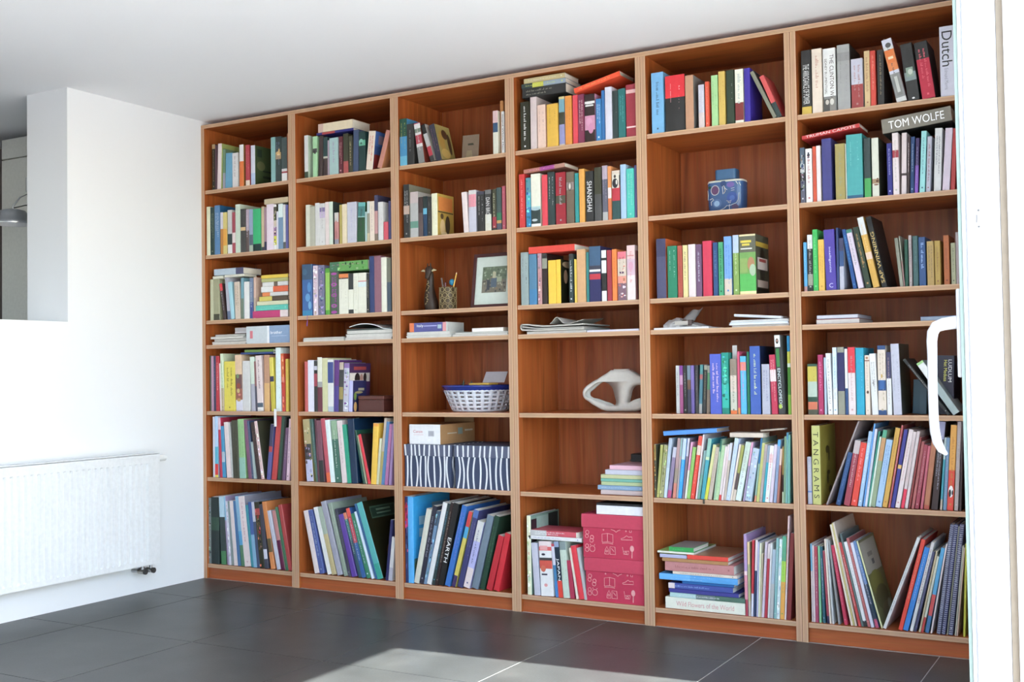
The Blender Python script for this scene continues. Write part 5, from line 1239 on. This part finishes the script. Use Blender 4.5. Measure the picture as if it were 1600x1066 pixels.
# pierced wall: solid lattice bars and rings
for k in range(nH):
    a = 2*PI*k/nH; da = PI/nH*.95
    P = [[((brad(z)+o_)*math.cos(a+s), (brad(z)+o_)*math.sin(a+s), z) for (s, o_) in ((-da*.5, 0), (0, .0012), (da*.5, 0), (da*.5, -.006), (-da*.5, -.006))] for z in zr]
    m.grid(P, MBW, True)
for k in range(rows+1):
    z = .006+.09*k/rows; hh = .0052
    P = [[((brad(zz_)+o_)*math.cos(2*PI*j/52), (brad(zz_)+o_)*math.sin(2*PI*j/52), zz_) for (zz_, o_) in ((z-hh, 0.0002), (z, .001), (z+hh, .0002), (z+hh, -.0055), (z-hh, -.0055))] for j in range(53)]
    m.grid(P, MBW, True)
m.build('bowl_wall', t)
m = MB(); m.lathe([(brad(.096), .096), (brad(.104)+.001, .104), (.181, .116), (.183, .121), (.180, .123), (.174, .120), (.168, .106), (.162, .096), (.166, .094)], MCO, n=48, cap=False); m.build('rim', t)
m = MB()
for k in range(26): a = 2*PI*(k+.5)/26; m.lathe([(.0045, -.0008), (.0045, .0012)], mat('3a4a9c', .3), ((brad(.094)+.001)*math.cos(a), (brad(.094)+.001)*math.sin(a), .0925), 8)
q = m.build('painted_dots', t); q['kind'] = 'stuff'
m = MB(); m.lathe([(.0001, .007), (.11, .007), (.12, .012)], MBW, n=40, cap=False); m.build('inner_base', t)
t = thing('card', 'mustard yellow card lying across the blue bowl rim', 'card', (bxc+.035, byc-.155, zb_+.1245)); box('sheet', (0, 0, 0), (.105, .08, .008), mat('b9932c'), t)
t = thing('card', 'pale grey leaflet leaning out of the blue bowl', 'card', (bxc+.055, byc-.07, zb_+.134), (math.radians(-35), 0, 0)); box('sheet', (0, 0, 0), (.115, .0015, .06), mat('b9b6bd'), t); 
for k, (dx, hh, c_) in enumerate(((-.045, .032, '3f4f42'), (-.004, .026, '4c6a58'))):
    t = thing('ornament', ['dark green twig tip above the middle of the bowl', 'teal green twig tip above the bowl, the shorter one'][k], 'ornament', (bxc+dx, byc-.08, zb_+.118))
    m = MB(); m.tube([(0, 0, -.05), (.003, 0, 0), (.002, 0, hh*.6), (.007, 0, hh)], [.003, .004, .003, .001], mat(c_)); m.build('stem', t)
    m = MB(); m.tube([(.002, 0, .004), (-.012, 0, .014)], [.003, .001], mat(c_)); m.tube([(.002, 0, .01), (.014, 0, .018)], [.003, .001], mat(c_)); m.build('tip', t)
# striped storage boxes
def striped(x0, x1, label):
    z0 = zt(6); w_ = x1-x0; hb, hl, d = .142, .052, .3
    t = thing('storage_box', label, 'storage box', (x0, .012, z0), group='striped storage boxes')
    NV = mat('3a4664', .55); NL = mat('596079', .55); WH = mat('e4e8ee', .55)
    box('box_body', (.004, .003, 0), (w_-.004, d-.003, hb), NV, t); box('lid', (0, 0, hb), (w_, d, hb+hl), NL, t, .001)
    rd = random.Random(hash_(label)); m = MB(); n = 10
    for k in range(n):
        xa = .012+(w_-.03)*k/(n-1); b0, b1 = rd.uniform(-.01, .012), rd.uniform(-.008, .008); sw = .0085
        L_ = []; R2 = []
        for i in range(9):
            u = i/8; xx = min(max(xa+b0*math.sin(PI*u*.9)+b1*u, .005), w_-.015); L_.append((xx, .0026, hb*u)); R2.append((xx+sw, .0026, hb*u))
        m.grid([L_, R2], WH, smooth=False)
        xx = min(max(xa+rd.uniform(-.006, .006), .002), w_-.012); x2 = min(max(xx+rd.uniform(-.006, .006), .002), w_-.012)
        m.face([(xx, -.0004, hb+.001), (xx+sw, -.0004, hb+.001), (x2+sw, -.0004, hb+hl), (x2, -.0004, hb+hl)], WH)
    for k in range(7):
        ya = .02+.04*k
        for i in range(6):
            za, zb2 = hb*i/6, hb*(i+1)/6; o1, o2 = .008*math.sin(i+k), .008*math.sin(i+1+k)
            m.face([(w_-.0036, ya+o1, za), (w_-.0036, ya+o1+.016, za), (w_-.0036, ya+o2+.016, zb2), (w_-.0036, ya+o2, zb2)], WH)
        m.face([(w_+.0004, ya, hb+.001), (w_+.0004, ya+.016, hb+.001), (w_+.0004, ya+.02, hb+hl), (w_+.0004, ya+.004, hb+hl)], WH)
    q = m.build('stripe_pattern', t); q['kind'] = 'stuff'; return z0+hb+hl
xm = X(3,.475)
ztop = striped(X(3,.004), xm-.012, 'navy and white striped storage box below the white carton')
striped(xm+.004, X(3,.988), 'navy and white striped storage box with nothing on top')
t = thing('carton', 'small white and brown cardboard carton standing on a striped box', 'box', (X(3,.04), .03, ztop+.001))
cw = .172; ch = .090
m = MB(); m.box((0, 0, 0), (cw, .3, ch), mat('b98a58', .7), front=mat('eceef2', .45)); m.build('box_body', t)
box('flap', (.001, .001, ch), (cw-.001, .012, ch+.0012), mat('c3cbc6'), t); box('open_flap', (.002, .294, ch), (cw-.002, .297, ch+.045), mat('a88660', .7), t)
m = MB(); put_text(m, 'Canon', lambda u, v: (.022+u, -.0004, .052+v), .052, .013, mat('d45a66')); m.box((.022, -.0004, .042), (.078, -.0002, .0445), mat('e6c6c8')); m.box((.106, -.0004, .036), (.138, -.0002, .062), mat('c4c6ce'))
for k in range(7): m.box((.108+.004*k, -.0006, .039), (.1095+.004*k, -.0004, .060), mat('8a8c98'))
m.box((cw+.0002, .06, .045), (cw+.0005, .14, .05), mat('cfc4ae')); m.box((cw+.0002, .15, .04), (cw+.0005, .19, .07), mat('8fa098')); m.box((cw+.0002, .21, .052), (cw+.0005, .28, .06), mat('d6ccb8')); m.build('print', t)
# fourth bay: newspapers, leaflet
mag(X(4,.06), X(4,.56), Z4, .012, .02, .3, 'a9aaa0', 'newspaper', 'greenish grey newspaper lying lowest in the third bay from right', 'newspaper', lay=3)
t = thing('newspaper', 'folded newspaper with rolled end lying on another one', 'newspaper', (X(4,.015), .012, Z4+.013))
m = MB(); N = 22; L = X(4,.55)-X(4,.015); NP = mat('c4c0b8', .8); NP2 = mat('a5a29b', .8)
def slab(f, th, d, mt, s0=0.0, s1=1.0, y0=0.0):
    A = [[(L*(s0+(s1-s0)*i/N), y0+d*j/3, f(i/N)) for i in range(N+1)] for j in range(4)]; B = [[(p[0], p[1], p[2]+th) for p in r_] for r_ in A]
    m.grid(B, mt); m.grid(A[::-1], mt); m.grid([A[0], B[0]], mt, smooth=False); m.grid([B[-1], A[-1]], mt, smooth=False)
    m.grid([[r_[0] for r_ in A], [r_[0] for r_ in B]], mt, smooth=False); m.grid([[r_[-1] for r_ in A], [r_[-1] for r_ in B]], mt, smooth=False)
slab(lambda u: .012*(1-u)**3*math.sin(PI*min(1, u*6))*0+.0005+.012*max(0, .25-u)**1, .006, .26, NP, .03)
slab(lambda u: .0075+.020*max(0, 1-u*4)*.35+.0105*max(0, .3-u), .006, .26, NP2, .03)
slab(lambda u: .0145+.016*math.exp(-((u-.04)/.2)**2)*.8+.006*u, .0055, .26, NP, .02)
ring = [(L*.035+.0105*math.cos(a), 0, .019+.0145*math.sin(a)) for a in [PI/2+PI*i/12 for i in range(13)]]
m.grid([ring, [(p[0], .26, p[2]) for p in ring]], NP); rin = [(L*.035+.0055*math.cos(a), 0, .019+.0095*math.sin(a)) for a in [PI/2+PI*i/12 for i in range(13)]]
m.grid([rin, [(p[0], .26, p[2]) for p in rin]], NP2); m.grid([ring, rin], NP, smooth=False); m.build('folded_sheets', t)
m = MB(); A = []
for j in range(6):
    v = j/5; A.append([(L*(.46+.52*u+.0*v), .01+.2*v, .0285+.0015*u+.03*math.exp(-((u-.2)/.13)**2)*(1-.3*v)+.024*max(0, (u-.6)/.4)*(.6+.4*v)) for u in [i/18 for i in range(19)]])
m.grid(A, NP); m.grid([[(x_, y_, z_-.002) for x_, y_, z_ in r_] for r_ in A][::-1], NP2); m.grid([A[0], [(x_, y_, z_-.002) for x_, y_, z_ in A[0]]], NP, smooth=False); m.build('crumpled_sheet', t)
mag(X(4,.575), X(4,.985), Z4, .009, .012, .23, '5f5a66', 'magazine', 'thin white edged magazine with dark cover lying beside the newspapers', 'magazine', pages='dcdcf0')
# white two-holed ceramic vase
def curve_solid(name, loops, depth, bev, mt, parent, T):
    """a flat outline with holes given thickness and rounded edges"""
    cu = bpy.data.curves.new(name, 'CURVE'); cu.dimensions = '2D'; cu.fill_mode = 'BOTH'; cu.extrude = depth; cu.bevel_depth = bev; cu.bevel_resolution = 4; cu.resolution_u = 8
    for pts, handles in loops:
        sp = cu.splines.new('BEZIER'); sp.bezier_points.add(len(pts)-1); sp.use_cyclic_u = True
        for bp_, p, h_ in zip(sp.bezier_points, pts, handles):
            bp_.co = (p[0], p[1], 0); bp_.handle_left_type = bp_.handle_right_type = 'AUTO' if h_ == 's' else 'VECTOR'
    ob = bpy.data.objects.new(name, cu); C.objects.link(ob); dg = bpy.context.evaluated_depsgraph_get(); dg.update()
    me = bpy.data.meshes.new_from_object(ob.evaluated_get(dg)); bpy.data.objects.remove(ob)
    me.transform(T); me.materials.clear(); me.materials.append(mt)
    bm = bmesh.new(); bm.from_mesh(me); bmesh.ops.remove_doubles(bm, verts=bm.verts, dist=2e-5); bmesh.ops.recalc_face_normals(bm, faces=bm.faces); bm.to_mesh(me); bm.free()
    for p in me.polygons: p.use_smooth = True
    o = bpy.data.objects.new(name, me); C.objects.link(o); o.parent = parent; return o
FLAT = Matrix(((1, 0, 0, 0), (0, 0, -1, 0), (0, 1, 0, 0), (0, 0, 0, 1)))
t = thing('vase', 'matt white ceramic vase with two pointed loop holes, beside the divider', 'vase', (2.298, .2, zt(5)+.0015))
t.scale = (1, 1.0, 1)
B_ = .016
half = [(.040, .166), (.052, .158), (.093, .135), (.145, .098), (.166, .076), (.145, .055), (.115, .036), (.075, .0175), (.048, .016)]
out = [(-x, y) for x, y in half] + [(x, y) for x, y in half[::-1]]
hs = ['v', 's', 's', 's', 's', 's', 's', 's', 'v']; hh = hs + hs[::-1]
hole = [(.132, .075), (.112, .107), (.073, .128), (.050, .116), (.036, .080), (.034, .038), (.070, .044), (.105, .058)]
hk = ['s']*8; hk[0] = 'v'; hk[5] = 'v'
hole = [(.160, .078), (.128, .1075), (.080, .122), (.048, .108), (.032, .070), (.028, .034), (.070, .046), (.115, .060)]
# holes are widened by the rounding radius so that the opening keeps its drawn size
cx_, cy_ = .085, .078
hole = [(cx_+(x-cx_)*1.0, cy_+(y-cy_)*1.0) for x, y in hole]
def grow(P, d):
    n = len(P); R2 = []
    for i in range(n):
        a, b, c_ = Vector(P[i-1]), Vector(P[i]), Vector(P[(i+1) % n]); tn = (c_-a).normalized(); R2.append(b+Vector((tn.y, -tn.x))*d)
    return [tuple(v) for v in R2]
area = sum(hole[i-1][0]*hole[i][1]-hole[i][0]*hole[i-1][1] for i in range(len(hole)))
hole2 = grow(hole, .008 if area > 0 else -.008)
curve_solid('vase_body', [(out, hh), (hole2, ['s']*8), ([(-x, y) for x, y in hole2], ['s']*8)], .012, .015, mat('dad8d0', .65), t, FLAT)
m = MB(); m.lathe([(.040, .172), (.038, .180), (.0365, .1845), (.030, .184), (.028, .176)], mat('dad8d0', .65), n=32, sy=.62, cap=False); m.lathe([(.0001, .1795), (.030, .1795)], mat('4a463f'), n=32, sy=.62, cap=False); m.build('neck', t)
# fourth bay, sixth shelf: dark device behind the pile of pastel books
t = thing('device', 'small black plastic device lying behind the pastel book pile', 'device', (2.318, .235, zt(6))); box('casing', (0, 0, 0), (.1, .09, .158), mat('1e2022', .4), t, .003); box('ledge', (-.004, -.004, .128), (.1, .088, .132), mat('333638', .4), t)
# red storage boxes
def icon_box(z0, label, x0):
    w_ = 2.4665-x0; d = .3; hb = .126; hl = .056
    t = thing('storage_box', label, 'storage box', (x0, .012, z0), group='red storage boxes')
    RB = mat('c5284e', .5, 1); RL_ = mat('cc3a58', .5, 1); PK = mat('e8a0a0', .5)
    box('box_body', (.006, .004, 0), (w_-.002, d-.004, hb), RB, t); box('lid', (0, 0, hb), (w_+.002, d, hb+hl), RL_, t, .0012)
    m = MB()
    def ln(P, cl=False, r=.0013):
        P = [(x, .0036, z) for x, z in P]; 
        if cl: P = P+[P[0]]
        m.tube(P, r, PK, 5, .35)
    def circ(cx, cz, r, rr=.0013): ln([(cx+r*math.cos(2*PI*i/12), cz+r*math.sin(2*PI*i/12)) for i in range(13)], r=rr)
    k = (w_)/.262
    u = lambda x: .006+(x-.03)*k*1.0
    circ(u(.048), .104, .008); circ(u(.046), .088, .0075); circ(u(.068), .084, .008); circ(u(.066), .071, .0085)            # sweets
    ln([(u(.112), .066), (u(.112), .1), (u(.135), .104), (u(.158), .1), (u(.158), .066), (u(.135), .07)], True); ln([(u(.135), .07), (u(.135), .104)]); ln([(u(.112), .061), (u(.135), .064), (u(.158), .061)])   # open book
    ln([(u(.192), .085), (u(.205), .09), (u(.216), .099), (u(.224), .094), (u(.238), .096), (u(.24), .083), (u(.194), .081)], True)                # shoe
    circ(u(.046), .047, .0075); circ(u(.046), .031, .0085); circ(u(.069), .036, .0125); ln([(u(.062), .05), (u(.06), .056)]); ln([(u(.077), .049), (u(.08), .055)])   # doll and clock
    ln([(u(.122), .018), (u(.124), .034), (u(.132), .05), (u(.139), .034), (u(.14), .018)], True); circ(u(.131), .03, .004); ln([(u(.145), .018), (u(.145), .049), (u(.166), .049), (u(.168), .018)], True); ln([(u(.15), .043), (u(.162), .03)])
    ln([(u(.198), .052), (u(.201), .034), (u(.225), .036), (u(.222), .022), (u(.203), .022), (u(.201), .034)]); circ(u(.212), .027, .005)
    ring = [(u(.238)+.009*math.cos(2*PI*i/14), .047+.013*math.sin(2*PI*i/14)) for i in range(14)]; m.face([(x, .0034, z) for x, z in ring], PK); ln([(u(.238), .034), (u(.237), .008)], r=.0022)
    circ(u(.118), .118, .0025); ln([(u(.15), .122), (u(.165), .117), (u(.172), .111), (u(.178), .117), (u(.19), .122)]); circ(u(.214), .118, .0025); ln([(u(.228), .122), (u(.229), .114), (u(.236), .114), (u(.237), .122)])
    q = m.build('icon_print', t); q['kind'] = 'stuff'
    m = MB(); m.box((-.0012, .002, hb+.004), (.0006, .03, hb+hl-.004), mat('b08f86')); m.build('corner_edge', t); return z0+hb+hl
z1 = icon_box(zt(7), 'crimson storage box with pink icons standing on the bottom shelf', 2.194)
z2 = icon_box(z1+.001, 'crimson storage box with pink icons stacked on its twin', 2.184)
t = thing('flat_box', 'flat white box with black top lying on the crimson boxes', 'box', (2.252, .02, z2+.0012)); box('box_body', (0, 0, 0), (.214, .26, .037), mat('e8e8f0', .5), t, .001); box('top', (0, 0.001, .0375), (.214, .26, .047), mat('25262a', .4), t, .001)
# ceramic jar, fifth bay
t = thing('jar', 'blue ceramic jar with painted circles and a short square neck', 'jar', (2.812, .145, zt(2)))
MJ = mat('34598c', .22, 1, 0, .6); MJW = mat('c9c9bc', .3)
def sq(rx, ry, z, n=40, e=4.0):
    R2 = []
    for j in range(n):
        a = 2*PI*j/n; c_, s_ = math.cos(a), math.sin(a); R2.append((rx*math.copysign(abs(c_)**(2/e), c_), ry*math.copysign(abs(s_)**(2/e), s_), z))
    return R2
m = MB(); R_ = [sq(.070, .040, 0), sq(.0745, .043, .006), sq(.077, .046, .07), sq(.0775, .046, .128), sq(.075, .044, .136), sq(.066, .039, .1385), sq(.045, .030, .142)]
m.grid(R_[:4], MJ, True); m.grid(R_[3:5], MJW, True); m.grid(R_[4:], MJ, True); m.face(R_[0][::-1], MJ); m.build('jar_body', t)
m = MB(); m.grid([sq(.045, .030, .141, e=6), sq(.0455, .030, .176, e=6), sq(.044, .029, .182, e=6)], mat('2f5f88', .25, 1, 0, .6), True); m.face(sq(.044, .029, .182, e=6), mat('2f5f88', .25)); m.build('neck', t)
m = MB(); F_ = lambda x, z, d=.0004: (x, -.0465*(1-abs(x/.0775)**4)**.25-d, z)
def disc(cx, cz, rx, rz, c_, d): m.face([F_(cx+rx*math.cos(2*PI*i/20), cz+rz*math.sin(2*PI*i/20), d) for i in range(20)], mat(c_, .25))
disc(-.038, .096, .019, .021, 'b9bcc0', .0004); disc(-.038, .096, .016, .018, '5d3a62', .0007); disc(-.03, .042, .02, .019, '4a6a9a', .0004); disc(-.031, .041, .012, .012, '8fb0d4', .0007)
disc(.028, .114, .016, .011, '6a5aa0', .0004); disc(.034, .062, .022, .022, '2f4f96', .0004); disc(.034, .06, .011, .010, '4668b0', .0007); disc(.045, .022, .014, .012, '4a3a60', .0004); disc(-.002, .12, .013, .013, '27406e', .0004); disc(-.062, .11, .008, .006, '1f4a3e', .0004)
def stroke(P, c_, r=.0011): m.tube([F_(x, z, .0006) for x, z in P], r, mat(c_, .3), 5)
stroke([(-.073, .127), (-.04, .131), (0, .133), (.05, .134), (.07, .13)], 'd4d2c4', .0016); stroke([(-.004, .078), (-.006, .108), (0, .112), (.006, .1), (.014, .094)], 'e0e0d8'); stroke([(.002, .104), (.006, .09), (0, .08)], 'd8c9a0')
stroke([(-.062, .06), (-.05, .064), (-.044, .058), (-.056, .05), (-.055, .036)], 'c9ccd0', .0016); stroke([(.01, .05), (.02, .046), (.03, .05), (.026, .04), (.016, .042)], 'c9c4b8'); stroke([(-.02, .012), (.0, .02), (.012, .03), (.02, .028), (.05, .038), (.058, .05), (.062, .08)], 'b9c0cc', .0013); stroke([(.05, .126), (.058, .114), (.062, .122), (.068, .108)], 'c9d0c0', .0013); stroke([(-.055, .012), (-.03, .008), (0, .009), (.04, .012)], '9fb0c8'); stroke([(.022, .034), (.022, .012)], 'd0d0d4'); stroke([(.03, .098), (.044, .1)], 'c4c0d0'); stroke([(.03, .09), (.044, .091)], 'c4c0d0'); stroke([(-.074, .1), (-.071, .08), (-.073, .06)], 'd0d2cc', .0012)
m.build('painted_pattern', t)
# fifth bay magazine shelf
t = thing('notebook', 'flat white notebook lying under a crumpled plastic bag', 'notebook', (2.531, .012, Z4)); box('cover', (0, 0, 0), (.236, .2, .0075), mat('f0f0f2', .5), t); box('pages', (.001, -.0006, .001), (.235, .1, .0065), mat('e4e4e6'), t)
t = thing('plastic_bag', 'crumpled grey translucent plastic bag with a raised flap', 'bag', (2.56, .03, Z4+.0078))
m = MB(); rd = random.Random(11); P = []; MG = mat('a7a5a4', .3, 1, 0, .6)
for i in range(13):
    row = []
    for j in range(15):
        a = PI*j/14; u = i/12; hgt = (.034*math.sin(PI*min(1, u*1.5+.12))**.7 if u < .6 else .034*(1-u)*1.7)+.006; x_ = .004+.165*u; 
        row.append((x_+rd.uniform(-.003, .003), .07-.066*math.cos(a)+rd.uniform(-.003, .003), max(0.0, hgt*math.sin(a)**.6*(1+rd.uniform(-.16, .12)))))
    P.append(row)
m.grid(P, MG, smooth=False); m.face(P[0], MG); m.face(P[-1][::-1], MG); m.build('bag_body', t)
m = MB(); FP = [[(.070+.012*i+rd.uniform(-.002, .002), .03+.016*j*.4, .028+.055*(j/5)*(.65+.35*(i/5))+.006*math.sin(i*1.3)) for i in range(6)] for j in range(6)]
FP = [[(x_+.028*(j/5), y_, z_) for (x_, y_, z_) in row] for j, row in enumerate(FP)]
m.grid(FP, mat('8d8b8a', .35)); m.grid([[(x_, y_+.004, z_-.001) for x_, y_, z_ in r_] for r_ in FP][::-1], mat('6f6d6c', .4)); m.build('flap', t)
m = MB(); m.box((.055, .002, .010), (.112, .02, .026), mat('b5aeA6'.lower(), .5)); m.box((.112, .001, .006), (.128, .02, .030), mat('5a4a46', .5)); m.build('wrapped_item', t)
G = 'white magazines at the divider'
mag(2.861, 3.09, Z4, .008, .02, .25, 'd8d0cc', 'magazine', 'pinkish white magazine lowest of the white pile, second bay from right', 'magazine', G)
mag(2.851, 3.092, Z4+.0087, .0095, .012, .25, 'c3d0e2', 'magazine', 'bluish white magazine second in the white pile, second bay from right', 'magazine', G, pages='dde4ee', lay=2)
mag(2.855, 3.09, Z4+.0187, .009, .02, .25, 'dadce2', 'magazine', 'white magazine third in the white pile, second bay from right', 'magazine', G, lay=2)
t = thing('magazine', 'white magazine rising at one end atop the white pile', 'magazine', (2.871, .02, Z4+.0435), (0, math.radians(4.5), 0), group=G); box('cover', (0, 0, .0), (.19, .21, .0095), mat('e2e3e8', .35), t); box('inner_pages', (-.0005, -.0006, .0015), (.1895, .2, .008), mat('c9cad0'), t)
# sixth bay magazine shelf
def lying(x0, x1, z, th, d, cov, page, label, name='book', y0=.02):
    t = thing(name, label, 'book', (x0, y0, z)); L = x1-x0; m = MB(); c_ = mat(cov, .4); e = min(.0014, th*.12)
    m.box((0, 0, th-e), (L, d, th), c_); m.box((0, 0, 0), (L, d, e), c_); m.build('cover', t); box('pages', (.001, .001, e+.0002), (L-.001, d-.002, th-e-.0002), mat(page, .8), t); return t
lying(3.195, 3.357, Z4, .0195, .23, 'a8312f', 'cfc8c2', 'grey paged book with red cover lying under a navy one')
lying(3.197, 3.352, Z4+.020, .0155, .23, '2c3048', 'c9c9d4', 'navy covered book lying on the red covered one, rightmost bay')
lying(3.575, 3.72, Z4, .016, .2, '2f5c94', '9fb0c4', 'blue book lying alone behind the white door handle')
# ribbon on the leaning white and orange book, top shelf of the sixth bay
t = thing('ribbon', 'short grey ribbon end sticking up from the leaning orange book', 'ribbon', (3.4663, .1, 2.2576)); m = MB(); m.tube([(0, 0, 0), (-.006, 0, .014), (-.009, 0, .022), (-.013, -.002, .027)], [.0035, .004, .0045, .003], mat('8d8880', .6), 6, .5); m.build('strand', t)
t = thing('paper_tag', 'torn paper corner sticking out above the white leaning book', 'paper', (3.556, .06, .355)); m = MB(); m.face([(0, 0, 0), (.03, .004, -.052), (.062, .01, -.004), (.05, .014, .012)], mat('b9b6ad', .7)); m.face([(.0, .001, 0), (.05, .015, .012), (.062, .011, -.004), (.03, .005, -.052)], mat('8f8c84', .7)); m.build('sheet', t)
t = thing('paper_tag', 'pale folded slip standing between the books by the teal one', 'paper', (2.8506, .05, 1.0674)); m = MB(); m.box((0, 0, 0), (.0185, .003, .07), mat('c9c6c2', .7)); m.build('sheet', t)
t = thing('tab', 'small dark ribbon end hanging over the sixth shelf, second bay from right', 'ribbon', (2.7325, -.0005, ZS[5]+.004)); box('strand', (0, 0, 0), (.008, .0015, .019), mat('4a4438'), t); box('fold', (0, .0015, .0155), (.008, .012, .0165), mat('4a4438'), t)
